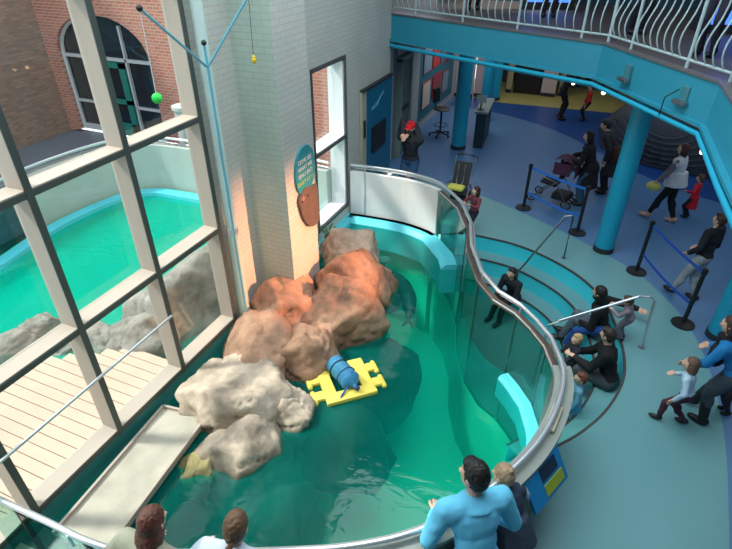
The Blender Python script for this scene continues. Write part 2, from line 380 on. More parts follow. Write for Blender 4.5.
# give the pier's side faces bricks that run the right way
p_.data.materials.append(white_brick_x)
for fc in p_.data.polygons:
    if abs(fc.normal.x) > .5: fc.material_index = 1
MB().span((-4.6, 7.62, -2.4), (-4.25, 8.98, .26)).span((-4.6, 7.62, 3.22), (-4.25, 8.98, 8)).span((-4.6, 8.98, -.3), (-4.25, 11.2, 8)).span((-7, 11.2, 3.65), (-4.6, 11.4, 8)).build('wall_left_far', white_brick_x, kind='structure')
W2 = MB(); bars(W2, [7.66, 8.93], [.36, 1.8, 3.22], -4.275, -4.24, .022); W2 = W2.build('window_2', mat('grey window frame', (92, 88, 92), .5), kind='structure')
jb_ = MB(); bars(jb_, [7.68, 8.91], [.365, 1.795, 3.215], -4.58, -4.276, .05); jb_.build('window_reveal', mat('white window reveal', (240, 238, 240), .6), W2)
for z0, z1 in ((.36, 1.73), (1.8, 3.15)): MB().span((-4.5, 7.7, z0), (-4.49, 8.9, z1)).build('window_pane', M_glassw, W2)

# drain pipe beside the window
dp = thing('drain_pipe', 'pale green vertical pipe in the corner beside the big window', 'pipe', (-4.12, 5.0, .2))
MB().cyl((0, 0, 0), (0, 0, 1.5), .08, n=20).build('pipe_foot', mat('pale green paint', (190, 214, 202), .4), dp, smooth=True)
MB().cyl((0, 0, 1.5), (0, 0, 7.6), .07, n=20).build('pipe_shaft', mat('grey green paint', (206, 226, 222), .4), dp, smooth=True)
MB().cyl((0, 0, 1.46), (0, 0, 1.54), .086, n=20).build('pipe_collar', M_steel, dp, smooth=True)
arm = thing('pulley_arm', 'thin blue steel pulley arms branching from a pole on the pale pipe', 'pulley', (-3.98, 4.86, 0))
M_bl = mat('pale blue steel', (110, 176, 196), .4)
MB().tube([(0, 0, .3), (0, 0, 4.05)], .016).build('pole', M_bl, arm)
for tip in ((.08, -.89, .68), (.38, .37, .68)):
    a_ = MB().tube([(0, 0, 3.82), (tip[0], tip[1], 3.82 + tip[2])], .014).build('arm', M_bl, arm)
MB().ell((.08, -.89, 4.5), .03).build('pulley_wheel', M_black, arm); MB().ell((0, 0, 4.07), .03).build('end_cap', M_black, arm)
tb = thing('tennis_ball', 'bright green ball hanging on a cord in front of the arched window', 'ball', (-4.25 + .03, 4.09, 3.28)); tb.location = (-3.9, 3.95, 3.72)
MB().ell((0, 0, 0), .05, seg=20).build('ball', mat('green ball felt', (50, 225, 90), .6), tb, smooth=True)
MB().cyl((0, 0, .05), (0, 0.02, .76), .004, n=6).build('cord', M_white, tb)
yb = thing('yellow_toy', 'small yellow toy hanging on a thin cord against the white pier', 'toy', (-3.6, 5.2, 3.86))
MB().ell((0, 0, 0), (.03, .03, .035)).ell((0, 0, .035), .02).build('body', mat('yellow plastic', (225, 190, 40), .5), yb, smooth=True)
MB().cyl((0, 0, .05), (0, .03, .64), .003, n=6).build('cord', M_dark, yb)

# inside guard bar across the window
MB().tube([(-4.12, .2, 1.16), (-4.12, 3.66, 1.2)], .016).build('guard_bar', M_steel, smooth=True, label='thin straight steel guard bar fixed across the lower window lights', cat='bar')
# plant ledge platform (ramp) at the foot of the window
rp = thing('haul_out_platform', 'long pale fibreglass haul-out platform with raised edges below the window', 'platform', (0, 0, 0))
q = [(-4.12, 3.18), (-3.52, 3.26), (-3.36, 1.50), (-3.98, 1.45)]
M_ramp = mat('stained fibreglass', (176, 168, 154), .7, noise_amt=.4, nscale=3.5, bump=.1)
MB().prism([V(p) for p in q], .03, .10).build('deck_board', M_ramp, rp)
for a, b in ((q[0], q[3]), (q[1], q[2]), (q[0], q[1])):
    a = V((*a, .11)); b = V((*b, .11)); d = (b - a); MB().box((a + b) / 2, (d.length, .03, .06), (0, 0, math.atan2(d.y, d.x))).build('edge_rail', M_frame, rp)

# wall text panels -----------------------------------------------------------
sg = thing('wall_sign', 'teal speech bubble sign above a seal portrait on the brick pier', 'sign', (-3.645, 6.18, 0))
def outline_plate(pts, x0, x1):
    m = MB(); tris = tessellate_polygon([[V((p[0], p[1], 0)) for p in pts]]); A = [m.bm.verts.new((x1, p[0], p[1])) for p in pts]; B = [m.bm.verts.new((x0, p[0], p[1])) for p in pts]
    for t in tris: m.bm.faces.new([A[i] for i in t]); m.bm.faces.new([B[i] for i in t][::-1])
    for i in range(len(pts)): j = (i + 1) % len(pts); m.bm.faces.new((A[i], A[j], B[j], B[i]))
    return m
bub = catmull([(.30, 2.26), (.31, 2.1), (.2, 1.92), (.12, 1.86), (.02, 1.80), (-.14, 1.86), (-.24, 2.0), (-.26, 2.2), (-.2, 2.4), (-.06, 2.52), (.12, 2.53), (.25, 2.42), (.30, 2.26)], 4)[:-1]
outline_plate([(p.x, p.y) for p in bub], .0, .03).build('bubble', mat('teal sign print', (38, 140, 156), .5), sg)
seal_o = catmull([(.31, 1.86), (.31, 1.3), (.26, 1.22), (.08, 1.24), (-.08, 1.38), (-.16, 1.52), (-.21, 1.68), (-.24, 1.80), (-.18, 1.88), (-.05, 1.94), (.1, 1.9), (.31, 1.86)], 4)[:-1]
m_seal = mat('brown grey seal fur print', (98, 82, 76), .6, noise_amt=.35, nscale=9)
sl = outline_plate([(p.x, p.y) for p in seal_o], .0, .045).build('seal_cutout', m_seal, sg)
MB().ell((.045, -.13, 1.80), (.01, .05, .04)).build('muzzle', mat('seal muzzle print', (150, 112, 100), .6), sl, smooth=True)
MB().ell((.05, -.0, 1.8), (.008, .02, .02)).build('eye', M_black, sl, smooth=True); MB().ell((.055, -.17, 1.77), (.008, .018, .014)).build('nose', M_black, sl, smooth=True)
Mt = Matrix.Rotation(pi / 2, 4, 'Z') @ Matrix.Rotation(pi / 2, 4, 'X')
for t, z, c in (('COME SEE', 2.34, 1), ('WHAT WE', 2.24, 1), ('SEALS EAT!', 2.14, 1), ('DAILY AT 11', 2.03, 2)):
    text_mesh('lettering', t, .085, M_white if c == 1 else mat('yellow green print', (190, 205, 90), .6), Matrix.Translation((.033, .01, z)) @ Mt, sg)
bp = thing('exhibit_panel', 'tall blue exhibit panel with a dark screen on the far side wall', 'panel', (-4.24, 10.4, 0))
MB().span((0, -.65, .35), (.06, .75, 2.42)).build('board', mat('deep blue print', (14, 104, 142), .4, noise_amt=.15, nscale=2), bp)
MB().span((0, -.86, .3), (.05, -.65, 2.44)).build('cream_edge', mat('cream trim', (178, 178, 156), .5), bp); MB().span((.06, -.4, 1.05), (.09, .35, 1.6)).build('screen', M_black, bp)
MB().span((.05, -.8, 1.5), (.07, -.72, 1.85)).build('slot', M_black, bp)
MB().span((0, -.86, 2.42), (.08, .75, 2.46)).build('top_cap', M_dark, bp)
sc = MB()
for k in range(3): sc.tube([(.064, -.4 + .0 * k, 2.02 - .03 * k), (.064, -.1, 2.06 - .03 * k), (.064, .25 - .1 * k, 2.2 - .03 * k)], .006)
sc.build('whale_sketch', mat('light blue print', (110, 180, 200), .5), bp)

# ---------------------------------------------------------------- room shell
M_shell = mat('off white plaster', (176, 182, 186), .8)
M_grey = mat('grey plaster', (120, 126, 136), .8)
MB().span((6, -3, -.3), (6.2, 22, 8)).build('wall_right', M_grey, kind='structure')
MB().span((-4.6, 22, -.3), (6.2, 22.2, 8)).build('wall_far', mat('dark grey plaster', (96, 98, 100), .8), kind='structure')
MB().span((-4.6, -3, -.3), (6.2, -2.8, 8)).build('wall_back', M_grey, kind='structure')
MB().span((-4.6, -3, 8), (6.2, 22.2, 8.2)).build('ceiling', mat('dark ceiling', (120, 130, 136), .8), kind='structure')
MB().span((-5.6, 12.6, -.3), (-5.4, 22, 3.4)).span((-5.4, 12.4, -.3), (-4.6, 12.6, 3.4)).build('wall_left_hall', M_grey, kind='structure')
MB().span((-5.4, 11.2, -.3), (-4.6, 22, 0)).build('floor_hall', M_floorb, kind='structure')
# upper gallery: slab, fascia beam, tubes
bend = [V((-4.25, 11.25)),  V((-.05, 9.42)), V((1.31, 7.3)), V((1.36, 5.6)), V((1.5, 2.5)), V((1.4, -.35)), V((-4.25, -.5))]
outer = [V((-4.25, -2.8)), V((6, -2.8)), V((6, 22)), V((-7, 22))]
M_slab = mat('gallery floor grey brown', (84, 76, 74), .6)
MB().prism([V((-7, 11.4)), V((-4.6, 11.3))] + bend + outer[:3] + [V((-7, 22))], 3.3, 3.6).build('floor_gallery', M_slab, kind='structure')
MB().span((-7.2, 11.2, 3.6), (-7, 22, 8)).build('wall_left_gallery', M_shell, kind='structure')
fascia = bend[:6]
MB().sweep(fascia, [(-.05, 3.1), (-.05, 3.605), (.12, 3.605), (.12, 3.1)]).build('trim_12', M_teal, kind='structure')
MB().sweep(fascia, [(-.12, 3.10), (-.12, 3.14), (.14, 3.14), (.14, 3.10)]).build('trim_13', M_teal, kind='structure')
MB().sweep(fascia, [(-.07, 3.605), (-.07, 3.63), (.2, 3.63), (.2, 3.605)]).build('trim_14', mat('gallery edge strip', (96, 92, 94), .5), kind='structure')
for i in (1, 2): 
    q = fascia[i]; MB().span((q.x - .04, q.y - .05, 3.1), (q.x + .04, q.y + .02, 3.62)).build('trim_%d' % (14 + i), M_teal, kind='structure')
for n_, (o_, z_, r_) in enumerate(((-.10, 3.02, .035), (.06, 2.97, .035))):
    pp = offs(fascia, o_); MB().tube([(q.x, q.y, z_) for q in pp], r_, 8).build('pipe', M_teal2, smooth=True,
        label='outer teal pipe slung under the gallery beam edge' if n_ == 0 else 'inner teal pipe slung just behind the beam edge pipe', cat='pipe')
# gallery railing with S-curved bars
gr = thing('gallery_railing', 'pale blue railing with S-curved bars along the upper gallery', 'railing')
M_rail = mat('pale blue grey railing paint', (168, 190, 196), .45)
rp_ = offs(fascia, .05)
MB().tube([(q.x, q.y, 3.72) for q in rp_], .018).build('bottom_rail', M_rail, gr, smooth=True); MB().tube([(q.x, q.y, 4.72) for q in rp_], .03).build('top_rail', M_rail, gr, smooth=True)
prof = [(0 - .085 * math.sin(pi * 2 * (k / 14) ** .9) * (1 if k < 7 else .6), 3.72 + k / 14) for k in range(15)]
bars_n = 0; restb = MB()
cnt = 0
for i in range(len(rp_) - 2):
    a, b = rp_[i], rp_[i + 1]; d = (b - a); L = d.length; t = d.normalized(); nn = V((-t.y, t.x)); k = 0
    n_ = int(L / .145)
    for k in range(1, n_):
        p = a + t * (k * L / n_)
        if k % 8 == 4:
            MB().cyl((p.x, p.y, 3.6), (p.x, p.y, 4.72), .022, n=8).build('railing_post', M_rail, gr, smooth=True); continue
        pts = [(p.x + nn.x * o, p.y + nn.y * o, z) for o, z in prof]
        if 0 <= i <= 2 and cnt < 99 and not (i == 2 and k > 6):
            MB().tube(pts, .011, 6).build('curved_bar', M_rail, gr, smooth=True); cnt += 1
        else: restb.tube(pts, .011, 5)
    MB().cyl((b.x, b.y, 3.6), (b.x, b.y, 4.72), .025, n=8).build('railing_post', M_rail, gr, smooth=True)
restb.build('curved_bars', M_rail, gr, smooth=True, kind='stuff')

# teal columns
def column(x, y, r, label):
    t = thing('steel_column', label, 'column', (x, y, 0), group='teal steel columns')
    MB().cyl((0, 0, .0), (0, 0, 3.3), r, n=28).build('shaft', M_teal2, t, smooth=True); MB().cyl((0, 0, 0), (0, 0, .1), r + .012, n=28).build('base_ring', M_dark, t, smooth=True)
column(.74, 9.62, .17, 'bright teal round column standing between the two belt barriers')
column(2.45, 7.62, .17, 'teal round column cut by the right edge beside the woman in blue')
column(-3.22, 13.91, .19, 'nearest of the dark teal columns behind the reception desk')
column(-3.11, 16.6, .17, 'middle dark teal column in the far hall behind the desk')
column(-3.35, 19.2, .2, 'farthest dark teal column at the end of the hall by the yellow floor')
# far hall wall panels
fw = mat('pinkish white panel', (200, 186, 190), .7)
def panel(x0, x1, y, z0, label, m=fw):
    t = MB().span((x0, y, z0), (x1, y + .12, 3.3)).build('wall_panel', m, label=label, cat='wall panel', group='pale wall panels in the far hall')
    MB().span((x0, y - .02, z0), (x1, y, z0 + .12)).build('kick_strip', M_dark, t)
panel(-5.3, -4.85, 19.4, .25, 'narrow pale panel at the far left end of the hall beside the poster wall')
panel(-4.75, -4.1, 19.1, 0, 'pale panel left of the nearest hall column')
panel(-4.10, -3.6, 19.3, 0, 'pale panel between the two nearer hall columns')
panel(-3.15, -2.95, 20.35, 0, 'cream strip beside the black display case', mat('cream strip paint', (190, 180, 150), .7))
panel(-1.9, -1.4, 20.35, 0, 'pale panel right of the black display case')
panel(-1.32, -1.0, 20.6, 0, 'beige strip at the end of the yellow floor', mat('beige paint', (170, 160, 130), .7))
dc = thing('display_case', 'black display case with faint white lines of text at the far wall', 'display case', (-2.42, 20.5, 0))
MB().span((-.46, -.1, 0), (.46, .3, 2.9)).build('case', M_black, dc)
for k in range(5): MB().span((-.34, -.12, 1.0 + .32 * k), (.3 - .06 * (k % 2), -.10, 1.06 + .32 * k)).build('text_line', mat('grey print', (110, 116, 122), .6), dc)
# door + poster wall on the left of the hall
MB().span((-4.8, 11.2, 0), (-4.62, 13.4, 3.3)).build('wall_left_recess', M_shell, kind='structure')
d1 = MB().span((-4.6, 12.62, 0), (-4.5, 13.3, 2.4)).build('door_1', mat('grey green door', (92, 110, 108), .6), kind='structure')
for z in (1.2,): MB().span((-4.5, 12.7, z), (-4.46, 13.2, z + .08)).build('push_bar', M_black, d1)
MB().span((-4.62, 12.55, 0), (-4.45, 12.64, 2.45)).span((-4.62, 13.28, 0), (-4.45, 13.36, 2.45)).span((-4.62, 12.55, 2.4), (-4.45, 13.36, 2.5)).build('trim_17', mat('grey green frame', (120, 138, 134), .6), kind='structure')
MB().span((-4.75, 13.4, -.0), (-4.6, 14.4, 3.3)).build('wall_left_hall_return', M_shell, kind='structure')
pw = thing('poster_board', 'long teal poster board with red framed pictures on the hall wall', 'poster board', (-4.75, 16.2, 0))
MB().span((0, -1.7, .3), (.06, 2.2, 2.75)).build('board', mat('teal board print', (36, 110, 130), .6), pw)
cols_ = [(120, 150, 170), (190, 60, 60), (60, 120, 150), (200, 190, 180), (150, 60, 70), (40, 80, 120)]
for k, (y, z, dy, dz) in enumerate([(-1.2, 1.6, .7, .8), (-.3, 1.6, .6, .7), (.5, 1.6, .5, .6), (-1.2, .6, .7, .7), (-.2, .7, .8, .6), (1.2, 1.5, .6, .9), (.9, .6, .6, .6)]):
    pc = MB().span((.06, y - .04, z - .04), (.08, y + dy + .04, z + dz + .04)).build('picture_frame', mat('red frame', (150, 40, 44), .5), pw)
    MB().span((.08, y, z), (.09, y + dy, z + dz)).build('picture', mat('print %d' % (k % 6), cols_[k % 6], .6), pc)
MB().span((-5.4, 14.4, 0), (-4.76, 20.5, 3.3)).build('wall_left_hall_inner', M_shell, kind='structure')
MB().span((-4.6, 14.12, 2.5), (-4.48, 14.36, 2.8)).build('speaker_box', mat('brown box', (60, 44, 42), .6), label='small dark brown box high on the wall above the poster board', cat='speaker')
# dark aluminium nose strips on the room side of the window bars
M_nosing = mat('dark mullion cover', (84, 90, 86), .5, .3)
nb_ = MB()
for y in wy: nb_.span((XW, y - .034, .22), (XW + .012, y + .034, 6.2))
for z in zs[:-1]: nb_.span((XW - .001, wy[0], z - .072), (XW + .008, wy[-1], z - .012))
nb_.build('cover_strip', M_nosing, W1)

# ---------------------------------------------------------------- rocks
def rock_mat(name, c, moss=False):
    m = bpy.data.materials.new(name); m.use_nodes = True; n = m.node_tree; b = n.nodes['Principled BSDF']; b.inputs['Roughness'].default_value = .85
    tc = n.nodes.new('ShaderNodeTexCoord'); nz = n.nodes.new('ShaderNodeTexNoise'); nz.inputs['Scale'].default_value = 2.2; nz.inputs['Detail'].default_value = 8; nz.inputs['Roughness'].default_value = .65
    n.links.new(tc.outputs['Object'], nz.inputs['Vector']); cr = n.nodes.new('ShaderNodeValToRGB'); n.links.new(nz.outputs['Fac'], cr.inputs[0])
    k = srgb(*c); e = cr.color_ramp.elements; e[0].position = .32; e[0].color = (k[0] * .45, k[1] * .42, k[2] * .4, 1); e[1].position = .68; e[1].color = (min(1, k[0] * 1.25), min(1, k[1] * 1.25), min(1, k[2] * 1.25), 1)
    src = cr.outputs[0]
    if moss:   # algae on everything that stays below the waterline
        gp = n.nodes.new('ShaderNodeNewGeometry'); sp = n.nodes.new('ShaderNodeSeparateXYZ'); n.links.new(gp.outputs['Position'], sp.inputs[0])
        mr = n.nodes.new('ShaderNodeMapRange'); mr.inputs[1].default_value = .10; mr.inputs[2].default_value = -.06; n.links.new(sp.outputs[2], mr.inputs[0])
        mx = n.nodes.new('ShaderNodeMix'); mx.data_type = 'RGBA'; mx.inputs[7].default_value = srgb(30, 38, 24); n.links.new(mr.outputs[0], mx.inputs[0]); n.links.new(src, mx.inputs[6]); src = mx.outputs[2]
    n.links.new(src, b.inputs['Base Color'])
    vo = n.nodes.new('ShaderNodeTexNoise'); vo.inputs['Scale'].default_value = 9; vo.inputs['Detail'].default_value = 6; n.links.new(tc.outputs['Object'], vo.inputs['Vector'])
    bp = n.nodes.new('ShaderNodeBump'); bp.inputs['Strength'].default_value = .6; bp.inputs['Distance'].default_value = .03; n.links.new(vo.outputs['Fac'], bp.inputs['Height']); n.links.new(bp.outputs[0], b.inputs['Normal'])
    return m
M_rock = rock_mat('tan pool rock', (172, 134, 110), True); M_rock_sunlit = rock_mat('sunlit stained pool rock', (196, 178, 160), True); M_rocko = rock_mat('grey outdoor rock', (150, 146, 138)); M_rocky = rock_mat('yellowish pool rock', (186, 172, 120), True)  # the palest one has sunlight as well as whitish stain in its colour
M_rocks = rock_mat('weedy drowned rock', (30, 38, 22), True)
def rock(name, c, r, rz, seed, m, label, group, facets=7, amt=.22, sub=5, slope=0, cat='rock'):
    bm = bmesh.new(); bmesh.ops.create_icosphere(bm, subdivisions=sub, radius=1)
    rr = random.Random(seed); dirs = []
    for _ in range(facets * 3):
        d = V((rr.gauss(0, 1), rr.gauss(0, 1), rr.gauss(0, .8))).normalized(); dirs.append((d, rr.uniform(.66, .92)))
    for v in bm.verts:
        d = v.co.normalized(); rad = 1.0
        for n_, h in dirs:      # planar cuts make the broad faces of hewn rock
            q = d.dot(n_)
            if q > .05: rad = min(rad, h / q)
        p = d * rad
        cr = noise.noise(p * 2.3 + V((seed, 0, 0))); crack = abs(noise.noise(p * 1.6 + V((0, seed, 3))))
        led = noise.noise(V((p.x * 2, p.y * 2, p.z * 6)) + V((seed, 1, 1)))
        rad *= 1 + amt * .45 * cr + .05 * led + .035 * noise.noise(p * 7) + .018 * noise.noise(p * 18); rad -= max(0, .05 - crack) * 1.9
        p = d * rad; v.co = V((p.x * r[0], p.y * r[1], p.z * r[2] + slope * p.x * r[0]))
    me = bpy.data.meshes.new(name); bm.to_mesh(me); bm.free()
    for p in me.polygons: p.use_smooth = True
    me.materials.append(m); o = link(name, me, None, label, cat, group); o.location = c; o.rotation_euler = (0, 0, rz); return o
G1 = 'rocks of the indoor pool'
rocks = [
 ((-3.38, 3.74, -.05), (.86, .84, .68), .5, 3, M_rock_sunlit, 'sunlit whitish rock slab beside the end of the haul-out platform'),
 ((-2.98, 3.16, -.30), (.74, .78, .62), 1.9, 11, M_rock_sunlit, 'pale rock sloping into the water at the near end of the pile'),
 ((-3.22, 2.72, -.14), (.30, .32, .27), .2, 5, M_rocky, 'small yellowish rock at the waterline near the platform edge'),
 ((-3.68, 4.62, .0), (.62, .85, .62), .7, 21, M_rock, 'brown rock against the curb below the window corner'),
 ((-2.66, 3.82, -.12), (.36, .42, .52), .1, 8, M_rock_sunlit, 'squarish rock knob at the water edge beside the yellow raft'),
 ((-3.02, 4.75, -.02), (.66, .66, .64), .4, 14, M_rock, 'rounded brown rock in front of the pier, left of the big boulder'),
 ((-3.72, 5.50, .1), (.58, .72, .66), .2, 31, M_rock, 'upright rock leaning on the wall left of the white pier'),
 ((-2.88, 5.70, .05), (.78, .72, .72), .7, 17, M_rock, 'largest orange lit boulder right of the foot of the pier'),
 ((-3.06, 6.52, .05), (.84, .72, .68), .1, 42, M_rock, 'broad rock between the pier and the green water'),
 ((-3.46, 7.38, .05), (.82, .60, .64), -.2, 27, M_rock_sunlit, 'farthest rock of the pile, white on top, below the side window'),
]
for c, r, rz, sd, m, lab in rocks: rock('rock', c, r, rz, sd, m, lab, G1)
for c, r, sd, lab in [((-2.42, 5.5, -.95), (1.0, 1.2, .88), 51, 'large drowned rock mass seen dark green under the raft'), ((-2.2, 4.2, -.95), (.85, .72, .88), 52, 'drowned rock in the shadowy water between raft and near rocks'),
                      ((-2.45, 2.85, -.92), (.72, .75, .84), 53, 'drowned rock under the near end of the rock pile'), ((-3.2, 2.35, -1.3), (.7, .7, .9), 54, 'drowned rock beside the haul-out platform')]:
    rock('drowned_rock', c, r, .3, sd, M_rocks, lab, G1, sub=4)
# plant by the side window
pl = thing('potted_plant', 'small leafy green plant behind the far rock under the side window', 'plant', (-3.98, 7.55, .3))
lf = MB()
for k in range(26):
    a = random.uniform(0, 2 * pi); l = random.uniform(.1, .26); e = random.uniform(.3, 1.2)
    p = V((0, 0, 0)); q = V((math.cos(a) * l * math.cos(e), math.sin(a) * l * math.cos(e), l * math.sin(e) + .05)); lf.cyl(p, q, .003, n=4)
    lf.ell(q, (.035, .02, .006), Matrix.Rotation(a, 3, 'Z') @ Matrix.Rotation(-.6, 3, 'Y'), seg=8)
lf.build('foliage', mat('leaf green', (70, 120, 60), .6, noise_amt=.3), pl); MB().cyl((0, 0, -.14), (0, 0, .02), .09, .11).build('pot', mat('grey pot', (110, 104, 96), .8), pl)

# ---------------------------------------------------------------- raft with the water jug
M_yel = mat('yellow float foam', (240, 216, 96), .55, noise_amt=.08, nscale=8)
rf = thing('float_raft', 'square yellow foam raft with four rounded lobes floating by the rocks', 'raft', (-2.26, 4.55, .03), R(43))
S_ = .255
fr = MB()
for c, d in (((0, S_, 0), (2 * S_ + .17, .17, .07)), ((0, -S_, 0), (2 * S_ + .17, .17, .07)), ((S_, 0, 0), (.16, 2 * S_ - .13, .07)), ((-S_, 0, 0), (.16, 2 * S_ - .13, .07))): fr.box(c, d, bev=.015)
fr.build('frame', M_yel, rf)
for sx in (-1, 1):
    for sy in (-1, 1):
        lb = MB(); x = sx * (S_ + .13); y = sy * (S_ - .11)
        lb.box((x, y, -.01), (.16, .15, .06), bev=.02); lb.cap((x + sx * .085, y - .09, -.02), (x + sx * .085, y + .09, -.02), .035, n=10)
        lb.build('lobe', M_yel, rf)
jug = thing('water_jug', 'transparent blue ribbed water jug lying in the middle of the yellow raft', 'jug', (-2.30, 4.58, .13), R(-122))
M_jug = bpy.data.materials.new('blue jug plastic'); M_jug.use_nodes = True; b_ = M_jug.node_tree.nodes['Principled BSDF']
b_.inputs['Base Color'].default_value = srgb(84, 160, 205); b_.inputs['Roughness'].default_value = .12; b_.inputs['Transmission Weight'].default_value = .35; b_.inputs['IOR'].default_value = 1.2
jb = MB(); zz = [(-.25, .0), (-.25, .11), (-.235, .135)]
for k in range(5): y0 = -.2 + k * .075; zz += [(y0, .138), (y0 + .02, .125), (y0 + .035, .125), (y0 + .055, .138)]
zz += [(.18, .135), (.22, .10), (.25, .05), (.27, .028), (.33, .028), (.33, 0)]
prev = None
for y, r_ in zz:
    ring = [jb.bm.verts.new((math.cos(a * 2 * pi / 20) * max(r_, .001), y, math.sin(a * 2 * pi / 20) * max(r_, .001))) for a in range(20)]
    if prev:
        for k in range(20): jb.bm.faces.new((prev[k], prev[(k + 1) % 20], ring[(k + 1) % 20], ring[k]))
    prev = ring
jb.build('body', M_jug, jug, smooth=True); MB().cyl((0, .30, 0), (0, .345, 0), .034, n=16).build('cap', mat('dark blue cap', (26, 70, 130), .4), jug)
for y in (-.12, .06): MB().tube([(math.cos(a) * .142, y, math.sin(a) * .142) for a in [k * pi / 8 for k in range(16)]], .006, 6, closed=True).build('band', M_dark, jug)
rope = MB().tube([(-2.15, 4.52, .27), (-2.14, 4.42, .17), (-2.16, 4.36, .10), (-2.17, 4.26, .085), (-2.18, 4.18, .01)], .014, 7).build('rope', mat('blue rope', (40, 84, 160), .7), smooth=True, label='short blue rope tied round the jug and over the raft edge', cat='rope')

# ---------------------------------------------------------------- swimming seal
sbm = MB(); cp = [V(p) for p in ((-2.78, 7.55, -.22), (-2.62, 7.45, -.2), (-2.42, 7.25, -.22), (-2.24, 7.02, -.25), (-2.12, 6.8, -.3), (-2.08, 6.62, -.34))]; rr = [.07, .12, .17, .16, .10, .05]
path = catmull(cp, 4); rad = [rr[min(5, i // 4)] * (1 - (i % 4) / 4) + rr[min(5, i // 4 + 1)] * ((i % 4) / 4) for i in range(len(path))]
for p, r_ in zip(path, rad): sbm.ell(p, r_, seg=14)
sbm.ell((-2.84, 7.6, -.2), (.09, .08, .075)); sbm.ell((-2.91, 7.64, -.21), (.05, .045, .04))
for s_ in (-1, 1):
    sbm.cap((-2.07, 6.62, -.34), (-2.02 + s_ * .08, 6.42, -.36), .035, .02); sbm.cap((-2.5 + s_ * .08, 7.3 + s_ * .1, -.28), (-2.45 + s_ * .26, 7.15 + s_ * .14, -.33), .045, .02)
me = remesh(sbm, .02, 5)
for p in me.polygons: p.use_smooth = True
me.materials.clear(); me.materials.append(mat('dark seal fur', (46, 58, 54), .5, noise_amt=.3, nscale=14))
link('seal', me, None, 'dark grey harbor seal swimming just under the surface beside the rocks', 'seal')

dr = thing('pool_drain', 'round grey drain grate under the far clear water', 'drain', (-3.35, 8.35, -.12)); dr.location = (-3.15, 8.2, -.35)
MB().cyl((0, 0, -.02), (0, 0, 0), .13, n=20).build('grate', mat('grate grey', (90, 110, 104), .6), dr); MB().cyl((0, 0, -2), (0, 0, -.02), .05).build('standpipe', M_pool, dr)

# info plaque on the front wall
ip = thing('info_plaque', 'blue information plaque with a yellow-green block on the outside of the pool wall', 'plaque', (.33, 3.38, .90), R(-23)); ip.rotation_euler = (0, R(-32), R(-23))
MB().box((0, 0, 0), (.03, .56, .36)).build('board', mat('blue plaque', (20, 130, 190), .5, noise_amt=.1, nscale=4), ip)
MB().box((.018, .08, -.09), (.008, .3, .11)).build('yellow_block', mat('yellow green block', (150, 170, 50), .5), ip); MB().box((.018, .06, .07), (.008, .26, .13)).build('photo_block', mat('dark photo', (24, 44, 70), .5), ip)
tw = thing('towel', 'small beige cloth pad lying on the pool wall cap near the bend', 'towel', (.27, 3.95, 1.075), R(-8)); MB().box((0.03, 0, .02), (.10, .36, .035), bev=.01).build('cloth', mat('beige cloth', (190, 180, 160), .9), tw)

# ---------------------------------------------------------------- stanchions and belts
def stanchion(x, y, label):
    t = thing('stanchion', label, 'stanchion', (x, y, 0), group='black belt stanchions')
    m = MB(); m.cyl((0, 0, 0), (0, 0, .02), .17, .165, 28); m.cyl((0, 0, .02), (0, 0, .045), .15, .05, 28); m.build('base', M_black, t, smooth=True)
    MB().cyl((0, 0, .04), (0, 0, .92), .032, n=16).build('post', M_black, t, smooth=True); m = MB(); m.cyl((0, 0, .92), (0, 0, 1.0), .042, n=16).cyl((0, 0, 1.0), (0, 0, 1.01), .03, n=16); m.build('belt_head', M_black, t, smooth=True)
ST = [(-.94, 10.84), (.23, 10.13), (1.32, 9.06), (1.98, 7.74)]
for (x, y), l in zip(ST, ('stanchion farthest left, at the left end of the stroller barrier', 'stanchion at the right end of the stroller barrier, left of the teal column', 'stanchion just right of the teal column foot', 'nearest stanchion, in front of the boy in the dark hoodie')): stanchion(x, y, 'black ' + l)
M_belt = mat('blue belt', (44, 120, 220), .6); M_belt2 = mat('navy blue belt', (30, 80, 180), .6)
def belt(a, b, z, sag, m, label):
    d = V((b[0] - a[0], b[1] - a[1])); pts = []; mb = MB(); A = []
    for i in range(13):
        s_ = i / 12; zz_ = z - sag * 4 * s_ * (1 - s_); n_ = V((-d.y, d.x)).normalized() * .003
        for q in (-1, 1):
            pass
        A.append([mb.bm.verts.new((a[0] + d.x * s_ + n_.x * k, a[1] + d.y * s_ + n_.y * k, zz_ + h)) for k, h in ((-1, -.025), (1, -.025), (1, .025), (-1, .025))])
    for i in range(12):
        for k in range(4): mb.bm.faces.new((A[i][k], A[i + 1][k], A[i + 1][(k + 1) % 4], A[i][(k + 1) % 4]))
    mb.build('belt', m, None, label=label, cat='belt', group='blue barrier belts')
belt(ST[0], ST[1], .94, .03, M_belt, 'upper bright blue belt in front of the stroller'); belt(ST[0], ST[1], .38, .05, M_belt, 'lower bright blue belt in front of the stroller wheels')
belt(ST[2], ST[3], .94, .03, M_belt2, 'upper dark blue belt passing the boy in grey trousers'); belt(ST[2], ST[3], .38, .05, M_belt2, 'lower dark blue belt near the boy\'s shoe')

